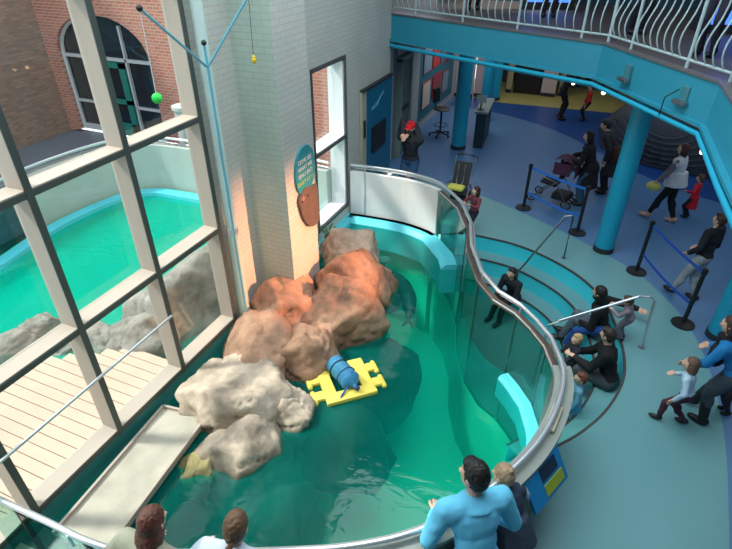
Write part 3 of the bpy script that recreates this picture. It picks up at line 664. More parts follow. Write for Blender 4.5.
# pit handrails
h = thing('step_handrail', 'thin steel handrail sloping down the far steps of the sunken seats', 'handrail'); MB().tube([(.09, 9.03, 0), (.08, 8.99, .85), (.05, 8.93, .92), (-.05, 8.88, .90), (-.55, 8.68, -.1), (-.63, 8.65, -.24), (-.64, 8.65, -.54)], .019, 10).build('tube', M_hr, h, smooth=True)
MB().cyl((.09, 9.03, 0), (.09, 9.03, .012), .045, n=14).build('foot_flange', M_hr, h)
h = thing('step_handrail', 'shiny steel handrail crossing in front of the bearded seated man', 'handrail'); MB().tube([(1.39, 6.9, 0), (1.34, 6.88, .84), (1.25, 6.86, .9), (1.12, 6.83, .88), (.2, 6.53, .38), (.08, 6.5, .28), (.06, 6.5, -.81)], .019, 10).build('tube', M_steel, h, smooth=True)
MB().cyl((1.39, 6.9, 0), (1.39, 6.9, .012), .045, n=14).build('foot_flange', M_hr, h)

# ---------------------------------------------------------------- desk, chair, strollers
dk = thing('reception_desk', 'dark reception desk with a slanted grey top beside the hall column', 'desk', (-2.75, 14.4, 0), R(5))
MB().span((-.13, -.3, 0), (.13, 1.1, .95)).build('body', mat('dark teal laminate', (22, 52, 66), .5), dk); MB().span((-.18, -.34, .95), (.18, 1.15, 1.0)).build('top', mat('grey laminate', (120, 136, 134), .5), dk)
mo = thing('monitor', 'small grey screen on a stand standing on the reception desk', 'monitor', (-2.8, 14.3, 1.0), R(30)); MB().box((0, 0, .28), (.26, .03, .2), (-.2, 0, 0)).build('screen', mat('screen grey', (150, 160, 165), .4), mo); MB().cyl((0, 0, 0), (0, 0, .2), .02).cyl((0, 0, 0), (0, 0, .015), .1).build('stand', M_black, mo)
ch = thing('office_chair', 'tall black office stool with a small backrest before the poster board', 'chair', (-3.98, 14.7, 0), R(-20))
MB().ell((0, 0, .78), (.25, .24, .045), seg=20).build('seat', M_black, ch, smooth=True); MB().box((-.24, .03, 1.12), (.06, .34, .4), (0, -.1, .1), bev=.025).build('backrest', M_black, ch)
MB().tube([(0, 0, .74), (-.2, 0, .76), (-.27, .02, .95)], .018).build('back_bracket', M_black, ch); MB().cyl((0, 0, .08), (0, 0, .76), .028).build('gas_column', M_black, ch)
MB().tube([(math.cos(a) * .2, math.sin(a) * .2, .32) for a in [k * pi / 8 for k in range(16)]], .012, 6, True).build('foot_ring', M_black, ch)
for k in range(5):
    a = k * 2 * pi / 5; l = MB().cyl((0, 0, .11), (math.cos(a) * .3, math.sin(a) * .3, .075), .025, .018).build('leg', M_black, ch); MB().cyl((math.cos(a) * .3 - .015, math.sin(a) * .3, .035), (math.cos(a) * .3 + .015, math.sin(a) * .3, .035), .035).build('caster', M_black, l)
def stroller(label, x, y, rz, seatc, accent, blob=None):
    t = thing('stroller', label, 'stroller', (x, y, 0), rz, 'strollers'); fm = mat('dark grey tube', (110, 112, 118), .4, .5)
    for s_ in (-1, 1):
        MB().tube([(s_ * .22, -.42, 1.02), (s_ * .22, -.2, .65), (s_ * .22, .38, .12)], .014).build('side_frame', fm, t, smooth=True)
        MB().tube([(s_ * .22, -.38, .12), (s_ * .22, -.1, .55), (s_ * .22, .22, .62)], .012).build('cross_frame', fm, t, smooth=True)
        for yy, r_ in ((.40, .085), (-.38, .10)):
            for q in (-.02, .03): pass
            wl = MB().tube([(s_ * .23, yy + math.cos(a) * r_, r_ + .01 + math.sin(a) * r_ * .85) for a in [k * pi / 8 for k in range(16)]], .016, 6, True).build('wheel', M_black, t)
            MB().cyl((s_ * .23 - .02, yy, r_ + .01), (s_ * .23 + .02, yy, r_ + .01), .03, n=10).build('hub', fm, wl)
    MB().tube([(-.22, -.42, 1.02), (-.12, -.46, 1.04), (.12, -.46, 1.04), (.22, -.42, 1.02)], .018).build('handle', M_black, t)
    m = MB(); m.box((0, .1, .46), (.36, .36, .05), (.1, 0, 0), bev=.02); m.box((0, -.15, .72), (.36, .05, .52), (.35, 0, 0), bev=.02); m.build('seat', seatc, t)
    m = MB(); m.box((0, -.2, .22), (.38, .36, .14), bev=.03); m.build('basket', M_black, t)
    if blob: blob(t)
    return t
def canopy(t):
    m = MB()
    for k in range(6):
        a0 = -.3 + k * .42; a1 = a0 + .42
        P0 = [m.bm.verts.new((sx * .2, -.12 - math.cos(a) * .30, .78 + math.sin(a) * .30)) for a in (a0, a1) for sx in (-1, 1)]
        m.bm.faces.new((P0[0], P0[1], P0[3], P0[2]))
    for s_ in (-1, 1): m.box((s_ * .2, -.14, .86), (.015, .36, .26), bev=.006)
    m.build('canopy', mat('plum fabric', (78, 40, 66), .8), t)
stroller('black stroller with a plum canopy pushed by the person in the long black coat', -.42, 11.4, R(75), mat('black fabric', (30, 28, 34), .85), None, canopy)
def ytray(t):
    MB().box((0, .22, .56), (.34, .24, .10), (.1, 0, 0), bev=.04).build('yellow_liner', mat('yellow fabric', (222, 214, 96), .8), t)
    for s_ in (-.07, .07): MB().tube([(s_, -.1, .95), (s_, -.02, .6), (s_ * .6, .1, .52)], .014).build('strap', mat('grey strap', (120, 124, 128), .7), t)
stroller('empty grey stroller with a yellow liner parked behind the pool rail', -2.28, 10.3, R(178), mat('charcoal fabric', (54, 56, 60), .85), None, ytray)

# ---------------------------------------------------------------- whale
wh = MB(); N1, N2 = 46, 28; rows = []
for i in range(N1 + 1):
    s_ = i / N1; x = .35 + s_ * 5.2; yc = 15.9 - .62 * s_ * 2.2; prof_ = math.sin(min(1, s_ * 3.2 + .06) * pi / 2) ** .6 * (1 - .25 * s_)
    row = []
    for k in range(N2 + 1):
        a = pi * k / N2; g_ = 1 + .014 * math.sin(k * 3.1 + 2.2 * math.sin(s_ * 7)) * (1 if k < N2 * .6 else .2)
        row.append(wh.bm.verts.new((x + .12 * math.sin(a * 2), yc - math.cos(a) * 1.15 * prof_ * g_, .02 + math.sin(a) * 1.7 * prof_ * g_)))
    rows.append(row)
for i in range(N1):
    for k in range(N2): wh.bm.faces.new((rows[i][k], rows[i + 1][k], rows[i + 1][k + 1], rows[i][k + 1]))
wh.bm.faces.new(rows[0]); wh.bm.faces.new(rows[-1][::-1])
wt = thing('whale_sculpture', 'large dark grey whale sculpture with grooved flank lying behind the teal column', 'sculpture')
wh.build('body', mat('dark slate paint', (52, 60, 72), .45, noise_amt=.35, nscale=1.6), wt, smooth=True)
gv = MB()
for k in range(6):
    pts = []
    for j in range(18):
        a = j / 17 * 3.6 - .5; rr_ = .34 + .16 * k; cx, cz = 1.75, 1.0
        x = cx - math.cos(a) * rr_ * 1.5; z = cz - math.sin(a) * rr_ * .75
        if z < .06 or z > 1.5: continue
        s_ = (x - .35) / 5.2; yc = 15.9 - 1.36 * s_; pr_ = math.sin(min(1, max(0, s_) * 3.2 + .06) * pi / 2) ** .6 * (1 - .25 * s_); sa = min(1, z / 1.7 / max(pr_, .1)); 
        if sa >= .97: continue
        pts.append((x, yc - math.sqrt(1 - sa * sa) * 1.15 * pr_ * 1.03, z))
    if len(pts) > 3: gv.tube(pts, .022, 6)
gv.build('throat_grooves', mat('blue grey groove paint', (74, 86, 100), .5), wt, smooth=True)

# ---------------------------------------------------------------- small lamps under the gallery
def spot(x, y, z, tx, label):
    t = thing('track_lamp', label, 'lamp', (x, y, z), group='small track lamps under the gallery')
    MB().cyl((0, 0, 0), (0, 0, .3), .012).build('stem', M_black, t); MB().cyl((0, 0, .05), (tx, -.04, -.03), .035, .05).build('housing', M_black, t, smooth=True)
    MB().ell((tx * 1.1, -.05, -.05), .032).build('bulb', mat('warm bulb', (255, 196, 150), emit=5), t, smooth=True)
spot(-.36, 9.88, 2.95, -.05, 'leftmost of the three small glowing lamps under the gallery bend'); spot(-.20, 9.82, 2.97, .02, 'middle one of the three small glowing lamps under the gallery bend'); spot(.03, 9.5, 2.93, .05, 'rightmost of the three small glowing lamps under the gallery bend')
spot(1.30, 7.15, 2.92, .0, 'upper of the two glowing lamps near the right column beam'); spot(1.40, 7.02, 2.9, .06, 'lower of the two glowing lamps near the right column beam')
for nme, x, y, l in (('a', .38, 8.72, 'small bracket box bolted on the gallery beam near its bend'), ('b', 1.05, 7.72, 'bracket box with a black cable bolted on the gallery beam near the right edge')):
    t = thing('beam_bracket', l, 'bracket', (x, y, 0), math.atan2(-2.12, 1.36)); MB().box((0, -.05, 3.36), (.14, .06, .22), bev=.01).build('plate', mat('grey teal metal', (60, 120, 130), .5), t); MB().box((.0, -.1, 3.27), (.22, .08, .05), bev=.01).build('arm', M_hr, t)
    if nme == 'b': MB().tube([(-.05, -.12, 3.42), (-.16, -.2, 3.3), (-.22, -.16, 3.05)], .008).build('cable', M_black, t)

# ---------------------------------------------------------------- outdoors
YF = 10.8
fw_ = MB(); ax0, ax1, az0, az1 = -13.85, -10.65, .1, 2.25; cx_ = (ax0 + ax1) / 2; rad_ = (ax1 - ax0) / 2; rise = 1.0
arch = [(ax0, az0), (ax0, az1)] + [(cx_ - math.cos(a) * rad_, az1 + math.sin(a) * rise) for a in [pi * k / 16 for k in range(1, 16)]] + [(ax1, az1), (ax1, az0)]
def xz_plate(mb, poly, y0, y1):
    tris = tessellate_polygon([[V((p[0], p[1], 0)) for p in poly]]); A = [mb.bm.verts.new((p[0], y0, p[1])) for p in poly]; B = [mb.bm.verts.new((p[0], y1, p[1])) for p in poly]
    for t in tris: mb.bm.faces.new([A[i] for i in t]); mb.bm.faces.new([B[i] for i in t][::-1])
    for i in range(len(poly)): j = (i + 1) % len(poly); mb.bm.faces.new((A[i], A[j], B[j], B[i]))
    return mb
xz_plate(fw_, [(-14.3, 0), (-14.3, 7), (-4.65, 7), (-4.65, 0)] + arch[::-1], YF, YF + .4)
fw_.build('wall_courtyard_front', red_brick, kind='structure')
MB().span((-14.7, 2, 0), (-14.3, YF + .4, 7)).build('wall_courtyard_side', dark_brick, kind='structure')
M_wf = mat('pale window frame', (190, 192, 196), .5); M_dg = mat('dark window glass', (26, 36, 46), .08)
w3 = xz_plate(MB(), arch, YF + .22, YF + .25).build('window_3', M_dg, kind='structure')
fm = MB(); ap = [(p[0] + (.03 if p[0] < cx_ else -.03), p[1]) for p in arch]
for a, b in zip(arch[:-1], arch[1:]): fm.cyl((a[0], YF + .16, a[1]), (b[0], YF + .16, b[1]), .06, n=6)
fm.span((ax0, YF + .12, 2.12), (ax1, YF + .2, 2.2)).span((ax0, YF + .12, .1), (ax1, YF + .2, .25))
for x in (ax0 + .75, ax1 - .95): fm.span((x - .03, YF + .12, .1), (x + .03, YF + .2, 3.0))
fm.span((ax0, YF + .12, .9), (ax0 + .75, YF + .2, .96)).span((ax1 - .95, YF + .12, .9), (ax1, YF + .2, .96)); fm.build('window_frame', M_wf, w3)
M_gd = mat('green door paint', (30, 120, 108), .5)
d3 = MB()
dx0, dx1 = ax0 + .82, ax1 - 1.02
d3.span((dx0, YF + .08, .1), (dx0 + .2, YF + .16, 2.1)).span((dx1 - .2, YF + .08, .1), (dx1, YF + .16, 2.1)).span((dx0, YF + .08, 1.95), (dx1, YF + .16, 2.1)).span((dx0, YF + .08, .1), (dx1, YF + .16, .45)).span((dx0, YF + .08, 1.0), (dx1, YF + .16, 1.12))
d3.build('door_2', M_gd, kind='structure')
MB().span((-14.7, -4, -.3), (-9.9, 11, 0)).span((-9.9, 8.9, -.3), (-4.6, 11, 0)).build('floor_courtyard', mat('slate paving', (112, 116, 126), .8, noise_amt=.15, nscale=2), kind='structure')
# outdoor pool
OP = catmull([(-4.62, 8.5), (-5.5, 8.55), (-6.5, 8.5), (-7.48, 8.44), (-8.3, 8.4), (-8.85, 8.3), (-9.35, 7.8), (-9.55, 6.67), (-9.5, 5.74), (-9.3, 4.77), (-9.1, 3.6), (-8.8, 2.2), (-8.3, .8)], 5)
i1, i2 = 38, 52
MB().sweep(OP, [(0, -2.3), (0, .05), (-.12, .05), (-.12, -2.3)]).build('wall_outdoor_pool', M_pool, kind='structure')
MB().sweep(OP, [(.2, .08), (.2, -.1), (-.05, -.1), (-.05, .08)]).build('trim_18', M_cyan, kind='structure')
for s0, s1 in ((0, i1), (i2, len(OP) - 1)): MB().sweep(OP[s0:s1 + 1], [(-.2, -.1), (-.2, 1.05), (-.42, 1.05), (-.42, -.1)]).build('wall_outdoor_ring', mat('pale outdoor concrete', (186, 190, 184), .85, noise_amt=.1, nscale=3), kind='structure')
MB().sweep(OP[i1:i2 + 1], [(-.28, -.1), (-.28, 1.02), (-.31, 1.02), (-.31, -.1)]).build('outdoor_glass_panel', glass_mat('outdoor tank glass', (.35, .6, .6, 1)), label='dark tinted glass section in the outdoor pool wall', cat='glass panel')
orl = thing('outdoor_rail', 'curved steel rail on top of the outdoor pool wall', 'handrail'); MB().tube([(q.x, q.y, 1.2) for q in offs(OP, -.3)], .03).build('rail_tube', M_steel, orl, smooth=True); MB().tube([(q.x, q.y, 1.1) for q in offs(OP, -.3)], .02).build('lower_tube', M_hr, orl, smooth=True)
for i in range(2, len(OP), 6): q = offs(OP, -.3)[i]; MB().cyl((q.x, q.y, 1.0), (q.x, q.y, 1.2), .012).build('rail_bracket', M_hr, orl)
MB().span((-10, -.5, -2.4), (-4.45, 9, -2.3)).build('floor_outdoor_pool', M_pool, kind='structure')
MB().prism([V((-4.45, -.4)), V((-4.45, 8.5))] + [V(q) for q in OP] + [V((-8.2, -.4))], -1, .0, True).build('outdoor_pool_water', M_watero, smooth=True, label='bright green water of the outdoor pool seen through the window wall', cat='water', kind='stuff')
bo = thing('concrete_bollard', 'short round grey concrete post with a flat cap beside the outdoor pool', 'bollard', (-8.35, 9.15, 0)); MB().cyl((0, 0, 0), (0, 0, 1.75), .2, n=24).build('shaft', mat('bollard concrete', (170, 174, 176), .8), bo, smooth=True); MB().cyl((0, 0, 1.75), (0, 0, 1.82), .24, n=24).build('cap', mat('bollard cap', (186, 190, 190), .8), bo)
dk = MB(); yy = -.6
M_deck = mat('sandy deck boards', (196, 168, 150), .75, noise_amt=.08, nscale=4)
while yy < 3.7:
    xe = -6.35 if yy < 2.9 else -6.35 + (yy - 2.9) * 1.4
    dk.span((xe, yy, .16), (-4.44, yy + .132, .22)); yy += .142
dd = dk.build('wooden_deck', M_deck, label='sandy plank deck just outside the window wall', cat='deck'); MB().span((-6.2, -.6, .1), (-4.5, 3.2, .158)).build('deck_frame', M_dark, dd)
G2 = 'rocks of the outdoor pool'
for c, r, rz, sd, l in [((-5.2, 5.1, .0), (.78, 1.3, 1.1), -.1, 61, 'big grey outdoor rock right outside the last window light'), ((-5.2, 4.15, .1), (.6, .5, .5), .6, 62, 'whitish outdoor rock at the end of the plank deck'),
                     ((-5.9, 3.9, -.1), (.5, .35, .38), .2, 66, 'low whitish outdoor rock between the deck and the green water'),
                     ((-6.95, 3.75, .0), (.36, .3, .3), .2, 63, 'rounded outdoor rock farthest into the pool at the left edge'), ((-6.85, 3.25, .0), (.4, .36, .32), .9, 64, 'outdoor rock next to the deck corner at the left edge'), ((-6.4, 3.6, -.1), (.4, .25, .25), .4, 65, 'flat tan outdoor rock touching the deck corner')]:
    rock('outdoor_rock', c, r, rz, sd, M_rocko, l, G2)

# ---------------------------------------------------------------- people
SK = {'pale': (226, 180, 156), 'tan': (200, 150, 122)}
def person(label, loc, rz, h, head=None, sit=None, pel=None, hands=None, feet=None, hair='short', hc=(50, 36, 28), top=(40, 40, 44), bottom=(40, 44, 54), shoes=(28, 28, 30),
           coat=False, sleeves=True, child=None, face_dir=None, fine=False, vest=None, cap=None, beard=False, boots=None, bulk=1.0, extra=None, hood=False, scarf=None, bare_ankle=False):
    """loc: ground point; rz: heading of local +y; head: world point the head leans to; sit: pelvis height; hands/feet: local points"""
    child = h < 1.35 if child is None else child
    hs = 1.0 if not child else (1.18 + (1.35 - h) * .45)
    hs = min(hs, 1.45)
    root_M = Matrix.Translation(loc) @ Matrix.Rotation(rz, 4, 'Z'); inv = root_M.inverted()
    S = h; HR = V((.046, .056, .066)) * S * hs
    pz = (.525 - (.03 if child else 0)) * S if sit is None else sit
    P = V(pel) if pel else V((0, -.02 * S, pz)); tl = .285 * S * (.97 if child else 1)
    T = V((0, .04, 1)).normalized()
    if head is not None: T = (inv @ V(head) - P).normalized()
    Rt = V((1, 0, 0)); Rt = (Rt - T * Rt.dot(T)).normalized(); F = T.cross(Rt) * 1.0; F = Rt.cross(T) * -1
    if F.y < 0 and abs(T.z) > .3: F = -F
    rotm = Matrix((Rt, F, T)).transposed()
    neck = P + T * tl; Hu = (T + V((0, 0, .6))).normalized(); Hf = V(face_dir) if face_dir else V((0, 1, -.1)); Hf = (Hf - Hu * Hf.dot(Hu)).normalized(); Hr = Hf.cross(Hu).normalized()
    C = neck + Hu * (.045 * S + HR.z * .80); hrot = Matrix((Hr, Hf, Hu)).transposed()
    sw = .108 * S * bulk; sh = {s: neck - T * .028 * S + Rt * s * sw for s in (-1, 1)}
    hp = {s: P + Rt * s * .050 * S - T * .02 * S for s in (-1, 1)}
    hands = hands or {}; feet = feet or {}
    hd = {s: V(hands.get(s, (s * .16 * S, .06 * S, P.z - .04 * S))) for s in (-1, 1)}
    ft = {s: V(feet.get(s, (s * .055 * S, 0, .04 * S))) for s in (-1, 1)}
    el, kn = {}, {}
    for s in (-1, 1):
        el[s], hd[s] = chain(sh[s], hd[s], .165 * S, .145 * S, V((s * .6, -.7, -.25)))
        kn[s], ft[s] = chain(hp[s], ft[s], .245 * S, .245 * S, V((0, 1, .1)))
    r = lambda v: v * S * bulk
    def torso(m, g=0):
        m.ell(P - T * .0, (r(.088) + g, r(.066) + g, r(.075) + g), rotm); m.ell(P + T * tl * .36, (r(.074) + g, r(.056) + g, r(.095) + g), rotm)
        m.ell(P + T * tl * .70, (r(.090) + g, r(.062) + g, r(.100) + g), rotm); m.cap(sh[-1] * .92 + sh[1] * .08 - T * .01 * S, sh[1] * .92 + sh[-1] * .08 - T * .01 * S, r(.040) + g)
        m.cyl(neck - T * .035 * S, neck + T * .01 * S, r(.065) + g, r(.034) + g, 14)
    def arm(m, s, g=0, t=1.0):
        m.cap(sh[s], el[s], r(.034) + g, r(.026) + g); e = el[s].lerp(hd[s], t); m.cap(el[s], e, r(.027) + g, r(.019) + g)
    def leg(m, s, g=0, t=1.0):
        m.cap(hp[s], kn[s], r(.050) + g, r(.034) + g); e = kn[s].lerp(ft[s], t); m.cap(kn[s], e, r(.035) + g, r(.022) + g)
        m.ell(kn[s].lerp(ft[s], .28) - F * .006 * S, (r(.034) + g * .8, r(.036) + g * .8, r(.07) + g))
    vx = .008 if fine else .012
    # body: trunk, limbs and neck in one surface
    b = MB(); torso(b); b.cap(neck - T * .02 * S, C - Hu * HR.z * .5, .030 * S * (1.0 if child else 1.05))
    for s in (-1, 1): arm(b, s); leg(b, s); b.ell(ft[s] + V((0, .03 * S, -.015 * S)), (.022 * S, .058 * S, .02 * S))
    me = remesh(b, vx, 5); bm = bmesh.new(); bm.from_mesh(me)
    # head with nose, ears, chin
    q = MB(); q.ell(C, HR, hrot, seg=24); q.ell(C + Hf * HR.y * .30 - Hu * HR.z * .50, (HR.x * .70, HR.y * .62, HR.z * .52), hrot)
    q.ell(C + Hf * HR.y * 1.02 - Hu * HR.z * .15, (HR.x * .17, HR.y * .20, HR.z * .20), hrot); q.ell(C + Hf * HR.y * .9 + Hu * HR.z * .12, (HR.x * .7, HR.y * .1, HR.z * .12), hrot)
    for s in (-1, 1): q.ell(C + Hr * s * HR.x * 1.0 - Hf * HR.y * .08 - Hu * HR.z * .05, (HR.x * .14, HR.y * .20, HR.z * .26), hrot)
    m2 = remesh(q, .0065, 3); bm.from_mesh(m2)
    # hands: palm, four fingers, thumb
    for s in (-1, 1):
        d = (hd[s] - el[s]).normalized(); n_ = V((s * .3, .2, -1)); n_ = (n_ - d * n_.dot(d)).normalized(); x_ = d.cross(n_).normalized(); k = S * (1.1 if child else 1)
        q = MB(); hm = Matrix((x_, n_, d)).transposed(); pc = hd[s] + d * .025 * k; q.ell(pc, (.023 * k, .012 * k, .030 * k), hm); q.cap(hd[s] - d * .02 * k, pc, .016 * k, .018 * k)
        for i, L in enumerate((.038, .044, .041, .032)):
            b0 = pc + d * .022 * k + x_ * (i - 1.5) * .0125 * k; b1 = b0 + (d + n_ * .25).normalized() * L * .5 * k; b2 = b1 + (d + n_ * .9).normalized() * L * .5 * k
            q.cap(b0, b1, .0058 * k, .0052 * k, 8); q.cap(b1, b2, .0052 * k, .0044 * k, 8)
        b0 = hd[s] + d * .012 * k - x_ * s * .018 * k; b1 = b0 + (d - x_ * s * .8).normalized() * .024 * k; q.cap(b0, b1, .007 * k, .006 * k, 8); q.cap(b1, b1 + (d + n_ * .4).normalized() * .02 * k, .006 * k, .005 * k, 8)
        bm.from_mesh(remesh(q, .0045, 1))
    body = bpy.data.meshes.new('person'); nb = len(bm.faces)
    def dot(c, rr, mi):
        nf = len(bm.faces); M = Matrix.Translation(c) @ hrot.to_4x4() @ Matrix.Diagonal((*rr, 1)); bmesh.ops.create_uvsphere(bm, u_segments=10, v_segments=6, radius=1, matrix=M); bm.faces.ensure_lookup_table()
        for fc in bm.faces[nf:]: fc.material_index = mi
    for s in (-1, 1):
        e = C + Hf * HR.y * .93 + Hr * s * HR.x * .38 + Hu * HR.z * .0; dot(e, V((.17, .10, .09)) * HR.x, 1); dot(e + Hf * HR.x * .06, V((.08, .08, .08)) * HR.x, 2); dot(e + Hf * HR.y * .05 + Hu * HR.z * .17, V((.22, .08, .04)) * HR.x, 2)
    dot(C + Hf * HR.y * .90 - Hu * HR.z * .46, V((.26, .10, .06)) * HR.x, 3)
    bm.to_mesh(body); bm.free()
    for p in body.polygons: p.use_smooth = True
    body.materials.clear()
    for m in (mat('skin', SK['pale'], .6), M_white, mat('dark eye', (40, 26, 20), .4), mat('lips', (170, 96, 88), .6)): body.materials.append(m)
    o = link('person', body, None, label, 'person'); o.matrix_world = root_M
    def wear(name, m, c, vox=.013, sm=3, rough=.85, lab=None, wob=.006, parent=None):
        me = remesh(m, vox, sm); me.materials.clear(); me.materials.append(mat('cloth %d %d %d' % c, c, rough, noise_amt=.12, nscale=9))
        for v in me.vertices: v.co += noise.noise_vector(v.co * 14) * wob
        for p in me.polygons: p.use_smooth = True
        return link(name, me, parent or o, lab)
    # trousers
    m = MB(); m.ell(P - T * .005 * S, (r(.092) + .008, r(.070) + .008, r(.078)), rotm)
    for s in (-1, 1): leg(m, s, .010 * (1.2 if h > 1.3 else .8), .93 if not bare_ankle else .82)
    wear('trousers', m, bottom)
    for s in (-1, 1):
        m = MB(); a = ft[s]; m.ell(a + V((0, .035 * S, -.012 * S)), (.031 * S, .075 * S, .026 * S)); m.ell(a + V((0, -.01 * S, .005 * S)), (.030 * S, .034 * S, .032 * S))
        if boots: m.cap(a, a.lerp(kn[s], .72), .032 * S, .040 * S)
        wear('shoe' if not boots else 'boot', m, boots or shoes, .009, 2, .5, wob=.001)
    # top
    g = .014 if h > 1.3 else .010
    m = MB(); torso(m, g)
    if sleeves:
        for s in (-1, 1): arm(m, s, g * .8, .95)
    if coat:
        m.cyl(P + T * .02 * S, P - V((0, 0, .26 * S)) if sit is None else P - T * .06 * S, r(.085), r(.115), 20); m.ell(P - T * .03, (r(.10) + g, r(.08) + g, r(.1)), rotm)
    if hood: m.ell(neck - F * .045 * S + T * .02 * S, (.06 * S, .04 * S, .045 * S), rotm)
    wear('coat' if coat else 'jacket' if sleeves else 'shirt', m, top)
    if vest:
        m = MB(); torso(m, g + .018); m.cyl(P + T * .12 * S, P - T * .05 * S, r(.095) + .02, r(.12) + .02, 20)
        wear('vest', m, vest, lab='white puffy sleeveless vest')
    if scarf:
        m = MB(); m.ell(neck + T * .0, (.06 * S, .055 * S, .03 * S), rotm); m.cap(neck + F * .05 * S, neck - T * .12 * S + F * .075 * S, .03 * S, .035 * S); wear('scarf', m, scarf)
    # hair
    m = MB(); up_, bk = Hu, -Hf
    m.ell(C + up_ * HR.z * .16 + bk * HR.y * .16, (HR.x * 1.09, HR.y * 1.02, HR.z * .98), hrot, 20)
    if hair == 'short': m.ell(C + bk * HR.y * .35 - up_ * HR.z * .05, (HR.x * 1.02, HR.y * .78, HR.z * .8), hrot); m.ell(C + up_ * HR.z * .8 + Hf * HR.y * .35, (HR.x * .75, HR.y * .5, HR.z * .28), hrot)
    if hair in ('long', 'bob'):
        k = 1.0 if hair == 'bob' else 1.75
        m.ell(C + bk * HR.y * .45 - up_ * HR.z * .5 * k, (HR.x * 1.12, HR.y * .62, HR.z * 1.0 * (k ** .6)), hrot)
        for s in (-1, 1): m.ell(C + Hr * s * HR.x * .92 - up_ * HR.z * .35 * k + bk * HR.y * .15, (HR.x * .25, HR.y * .5, HR.z * .75 * (k ** .5)), hrot)
    if hair == 'braid':
        m.ell(C + bk * HR.y * .35 - up_ * HR.z * .15, (HR.x * 1.03, HR.y * .75, HR.z * .8), hrot)
        for k in range(9):
            c = C + bk * HR.y * (1.02 + .05 * math.sin(k)) - up_ * HR.z * (.45 + k * .26); m.ell(c + Hr * HR.x * .13 * (1 if k % 2 else -1), (HR.x * .26, HR.y * .2, HR.z * .2), hrot)
    if hair == 'bun': m.ell(C + bk * HR.y * .35 - up_ * HR.z * .1, (HR.x, HR.y * .75, HR.z * .75), hrot); m.ell(C + bk * HR.y * .9 + up_ * HR.z * .75, HR.x * .4)
    hair_me = remesh(m, .007, 2)
    # open the face
    bmh = bmesh.new(); bmh.from_mesh(hair_me); kill = [v for v in bmh.verts if (v.co - C).dot(Hf) > HR.y * .30 and (v.co - C).dot(Hu) < HR.z * .50]
    bmesh.ops.delete(bmh, geom=kill, context='VERTS'); bmh.to_mesh(hair_me); bmh.free()
    hair_me.materials.clear(); hair_me.materials.append(mat('hair %d %d %d' % hc, hc, .55, noise_amt=.45, nscale=26, bump=.5))
    for v in hair_me.vertices: v.co += noise.noise_vector(v.co * 45) * .005
    for p in hair_me.polygons: p.use_smooth = True
    link('hair', hair_me, o)
    if hair == 'braid': MB().ell(C + bk * HR.y * 1.05 - up_ * HR.z * 2.55, HR.x * .2).build('hair_tie', mat('hair tie', (120, 40, 60)), o)
    if beard:
        m = MB(); m.ell(C + Hf * HR.y * .45 - Hu * HR.z * .72, (HR.x * .80, HR.y * .60, HR.z * .45), hrot); wear('beard', m, (34, 26, 24), .008, 2, wob=.003)
    if cap:
        m = MB(); m.ell(C + Hu * HR.z * .42, (HR.x * 1.14, HR.y * 1.1, HR.z * .72), hrot, 20); m.ell(C + Hu * HR.z * .25 + Hf * HR.y * 1.15, (HR.x * .85, HR.y * .5, HR.z * .08), hrot); wear('cap', m, cap, .009, 2, wob=0)
    if extra: extra(o, dict(C=C, P=P, T=T, F=F, Rt=Rt, neck=neck, hd=hd, S=S, wear=wear, el=el, sh=sh))
    return o

# at the rail in the foreground
person('man in a light blue shirt with black hair leaning on the foreground rail', (-.10, 2.36, 0), R(38), 1.94, head=(-.26, 2.60, 1.82), hair='short', hc=(26, 20, 18),
       top=(110, 205, 245), bottom=(32, 40, 60), hands={-1: (-.20, .34, 1.14), 1: (.20, .30, 1.10)}, face_dir=(-.5, 1, -.15), fine=True, bulk=1.1)
person('fair-haired child in a pale top beside the man in light blue at the rail', (.14, 2.86, 0), R(60), 1.44, child=True, head=(-.13, 3.14, 1.36), hair='bun', hc=(168, 138, 108), top=(170, 190, 210), bottom=(40, 52, 80),
       hands={-1: (-.15, .3, 1.0), 1: (.2, .2, .9)}, vest=(44, 56, 76), fine=True)
person('woman with long chestnut hair in a khaki top, leftmost at the foreground rail', (-2.24, 1.05, 0), R(0), 1.84, bulk=1.1, head=(-2.25, 1.50, 1.70), hair='long', hc=(88, 46, 36), top=(150, 150, 132), bottom=(50, 56, 70),
       hands={-1: (-.25, .36, 1.12), 1: (.28, .44, 1.14)}, face_dir=(-.1, 1, -.5), fine=True)
person('girl with a brown braid and white top leaning on the foreground rail', (-1.68, 1.26, 0), R(14), 1.78, bulk=1.1, head=(-1.74, 1.78, 1.62), hair='braid', hc=(96, 68, 48), top=(206, 216, 230), bottom=(50, 60, 90),
       hands={-1: (-.30, .30, 1.1), 1: (.32, .24, 1.1)}, face_dir=(0, 1, -.5), fine=True)
# behind the far rail
person('man in a red cap and black jacket with both hands at his face', (-3.36, 10.15, 0), R(172), 1.90, bulk=1.1, head=(-3.33, 9.98, 1.82), hair='short', top=(40, 44, 52), bottom=(44, 84, 122), cap=(225, 28, 44),
       hands={-1: (-.05, .24, 1.60), 1: (.05, .24, 1.60)}, face_dir=(0, 1, -.3), hood=True)
person('toddler in bright blue peeking over the rail below the red-capped man', (-3.2, 9.62, 0), R(180), .98, hair='short', hc=(110, 76, 58), top=(80, 190, 226), bottom=(50, 60, 90), hands={-1: (-.1, .2, .75), 1: (.1, .2, .75)})
person('dark-haired child in a dusky red jacket at the rail by the stroller', (-1.72, 9.28, 0), R(150), 1.02, hair='bob', hc=(60, 30, 28), top=(120, 58, 70), bottom=(50, 46, 60), hands={-1: (-.08, .2, .7), 1: (.08, .2, .7)}, face_dir=(0.5, 1, -.1))
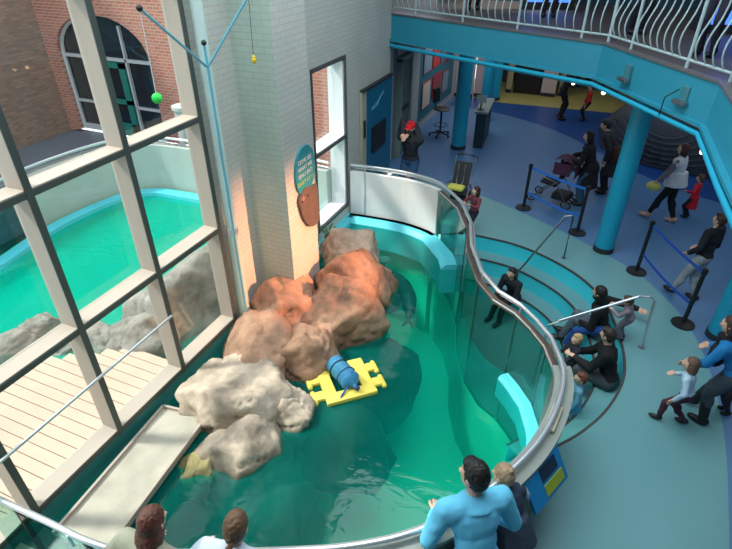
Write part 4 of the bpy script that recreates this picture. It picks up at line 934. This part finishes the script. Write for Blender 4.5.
# in the far hall
person('person in black with dark legs standing at the back by the yellow floor', (-.95, 17.7, 0), R(-75), 1.78, head=(-.78, 17.72, 1.65), hc=(30, 24, 24), top=(28, 26, 30), bottom=(20, 20, 24), hands={1: (.15, .5, 1.15)}, hair='bob')
person('small child in a red top in front of the person in black at the back', (-.22, 17.9, 0), R(100), 1.15, hc=(34, 24, 22), top=(190, 44, 40), bottom=(24, 24, 30))
def bag(o, d):
    m = MB(); c = d['P'] - d['Rt'] * .2 + V((0, -.05, .05)); m.ell(c, (.07, .16, .2)); d['wear']('bag', m, (84, 52, 40), .014, 2)
person('person in a long black coat and jeans pushing the plum stroller', (.18, 11.5, 0), R(85), 1.70, head=(.0, 11.5, 1.55), hair='bob', hc=(26, 20, 20), top=(18, 18, 22), bottom=(50, 84, 120), coat=True, hands={-1: (-.18, .38, 1.0), 1: (.18, .38, 1.0)}, bulk=1.12)
person('bent person in dark grey with a brown bag behind the long coat', (.62, 12.35, 0), R(80), 1.78, head=(.25, 12.45, 1.55), hair='short', hc=(40, 34, 34), top=(44, 46, 54), bottom=(30, 30, 36), coat=True, extra=bag, bulk=1.12)
def shoes_bag(o, d):
    m = MB(); c = d['hd'][-1] + V((0, .05, -.14)); m.ell(c, (.10, .15, .09)); w_ = d['wear']('striped_bag', m, (206, 206, 120), .012, 2, lab='yellow and white patterned bag')
    MB().tube([c + V((0, -.08, .06)), d['hd'][-1], c + V((0, .1, .06))], .01).build('bag_strap', M_white, w_)
person('woman in a white puffy vest and black leggings walking with a yellow bag', (1.78, 11.4, 0), R(72), 1.68, head=(1.75, 11.42, 1.6), hair='bob', hc=(70, 44, 40), top=(136, 122, 128), bottom=(18, 18, 22), vest=(214, 216, 226), shoes=(190, 150, 130), bare_ankle=True,
       hands={-1: (-.12, .32, .72), 1: (.22, .0, .78)}, feet={-1: (-.06, .27, .05), 1: (.06, -.22, .06)}, extra=shoes_bag, scarf=(50, 40, 48))
person('small child in a bright red coat holding on to the woman in the white vest', (2.28, 11.75, 0), R(65), .98, hc=(90, 60, 50), top=(214, 28, 52), bottom=(30, 34, 50), coat=True, hands={-1: (-.2, .1, .62)})
person('boy in a black hoodie and light grey trousers beside the belt barrier', (2.06, 8.52, 0), R(50), 1.56, head=(2.12, 8.62, 1.45), hc=(56, 36, 30), top=(26, 28, 36), bottom=(160, 164, 170), shoes=(30, 30, 44), hood=True, feet={-1: (-.09, .2, .05), 1: (.08, -.1, .05)}, hands={-1: (-.17, .12, .85), 1: (.14, .16, .85)})
# seated round the pit
def jk(o, d):
    m = MB(); p = d['P']; m.cap(p + V((-.20, -.02, .12)), p + V((-.24, .34, -.02)), .07, .06); m.cap(p + V((-.24, .34, -.02)), p + V((-.26, .42, -.3)), .06, .05); d['wear']('spare_jacket', m, (36, 74, 150), .014, lab='royal blue jacket draped over his lap')
person('bearded man with black hair seated on the pit step, one arm stretched out', (.84, 7.4, -.32), R(80), 1.78, sit=.12, head=(.62, 7.38, .64), hair='long', hc=(24, 20, 20), top=(26, 22, 24), bottom=(96, 104, 116), beard=True, face_dir=(.35, 1, -.4),
       feet={-1: (-.12, .52, -.22), 1: (.12, .50, -.22)}, hands={1: (.25, -.42, .52), -1: (-.1, .3, .2)}, extra=jk)
person('child in a greyish pink hoodie standing between the two seated men', (1.12, 6.98, -.0), R(80), .86, head=(.98, 6.86, .82), hc=(80, 54, 46), top=(150, 132, 150), bottom=(112, 110, 124), hood=True, hands={-1: (-.08, .22, .5), 1: (.1, .24, .5)})
person('man in a black jacket sitting on the pit step and holding a toddler', (.98, 6.28, -.32), R(88), 1.76, sit=.12, head=(.80, 6.42, .58), hair='short', hc=(46, 30, 28), top=(18, 18, 22), bottom=(58, 66, 72), face_dir=(.5, 1, -.3),
       feet={-1: (-.1, .50, -.22), 1: (.16, .46, -.22)}, hands={-1: (-.02, .46, .34), 1: (.16, .46, .30)}, bulk=1.1)
person('blond toddler in dark clothes held by the man in the black jacket', (.50, 6.42, -.64), R(120), .95, head=(.49, 6.46, .30), hc=(190, 156, 110), top=(28, 34, 50), bottom=(26, 30, 44), hands={-1: (-.1, .2, .5), 1: (.1, .2, .5)}, child=True)
person('child in pale blue clothes standing low in the pit behind the rail, mostly hidden', (.60, 5.60, -.64), R(100), 1.0, hc=(110, 60, 44), top=(110, 156, 190), bottom=(96, 140, 176), coat=True)
person('person in dark clothes crouching in the pit behind the tank glass', (-.62, 8.22, -.64), R(150), 1.5, sit=.12, head=(-.72, 8.05, .12), hc=(30, 22, 22), hair='bob', top=(36, 36, 44), bottom=(30, 36, 48), feet={-1: (-.1, .42, -.24), 1: (.1, .42, -.24)}, hands={-1: (-.1, .35, .15), 1: (.1, .35, .15)})
# right edge
def pack(o, d):
    m = MB(); m.ell(d['P'] + d['T'] * .22 + d['F'] * .15, (.15, .10, .19)); d['wear']('carried_bag', m, (26, 28, 34), .014)
person('woman in a bright blue jacket with black scarf and boots near the toddler', (2.12, 5.72, 0), R(60), 1.66, head=(1.88, 5.72, 1.45), hair='bob', hc=(76, 50, 42), top=(26, 128, 196), bottom=(70, 80, 92), boots=(24, 22, 24), scarf=(26, 26, 30),
       hands={-1: (-.22, .38, .82), 1: (.16, .34, .92)}, feet={-1: (-.09, .02, .05), 1: (.12, .26, .05)}, extra=pack, face_dir=(-.1, 1, -.5))
person('toddler in a white-blue sweater and maroon trousers walking across the floor', (1.72, 5.52, 0), R(75), 1.06, head=(1.64, 5.56, .98), hair='bob', hc=(110, 84, 66), top=(186, 214, 236), bottom=(84, 40, 62), shoes=(30, 26, 34), hands={-1: (-.18, .08, .5), 1: (.16, .16, .62)}, feet={-1: (-.05, .15, .05), 1: (.06, -.12, .06)})
person('small child in a pink jacket cut off by the right edge of the view', (2.36, 5.98, 0), R(100), .92, hc=(70, 50, 40), top=(206, 110, 140), bottom=(50, 50, 70))
# up on the gallery
ZG = 3.6
for l, x, y, rz, c, c2 in (('person in dark clothes on the upper gallery above the beam bend', .35, 10.6, 200, (30, 30, 44), (24, 24, 34)), ('person in a wine red top on the upper gallery behind the railing', 1.25, 9.0, 150, (110, 34, 46), (30, 30, 50)),
                       ('person in navy on the upper gallery nearest the right edge', 1.95, 8.1, 120, (34, 40, 70), (26, 28, 44)), ('person in black on the upper gallery near its left end', -2.9, 12.6, 200, (22, 22, 26), (18, 18, 22)), ('person in grey on the upper gallery over the far column', -1.25, 12.1, 190, (70, 72, 84), (30, 32, 44))):
    person(l, (x, y, ZG), R(rz), 1.7, top=c, bottom=c2)
# blue glowing tanks behind the gallery
for x, y, l in ((-1.4, 13.2, 'glowing blue aquarium window on the upper gallery, left one'), (1.9, 11.2, 'glowing blue aquarium window on the upper gallery, right one')):
    t = thing('aquarium', l, 'aquarium', (x, y, ZG), R(15)); MB().span((-.55, 0, 0), (.55, .5, 1.9)).build('cabinet', M_dark, t); MB().span((-.45, -.02, .15), (.45, 0, 1.4)).build('lit_glass', mat('blue tank glow', (60, 110, 230), emit=1.1), t)
MB().span((-4.25, 14.5, 3.6), (6, 14.7, 8)).build('wall_gallery', mat('dark blue plaster', (44, 70, 92), .8), kind='structure')
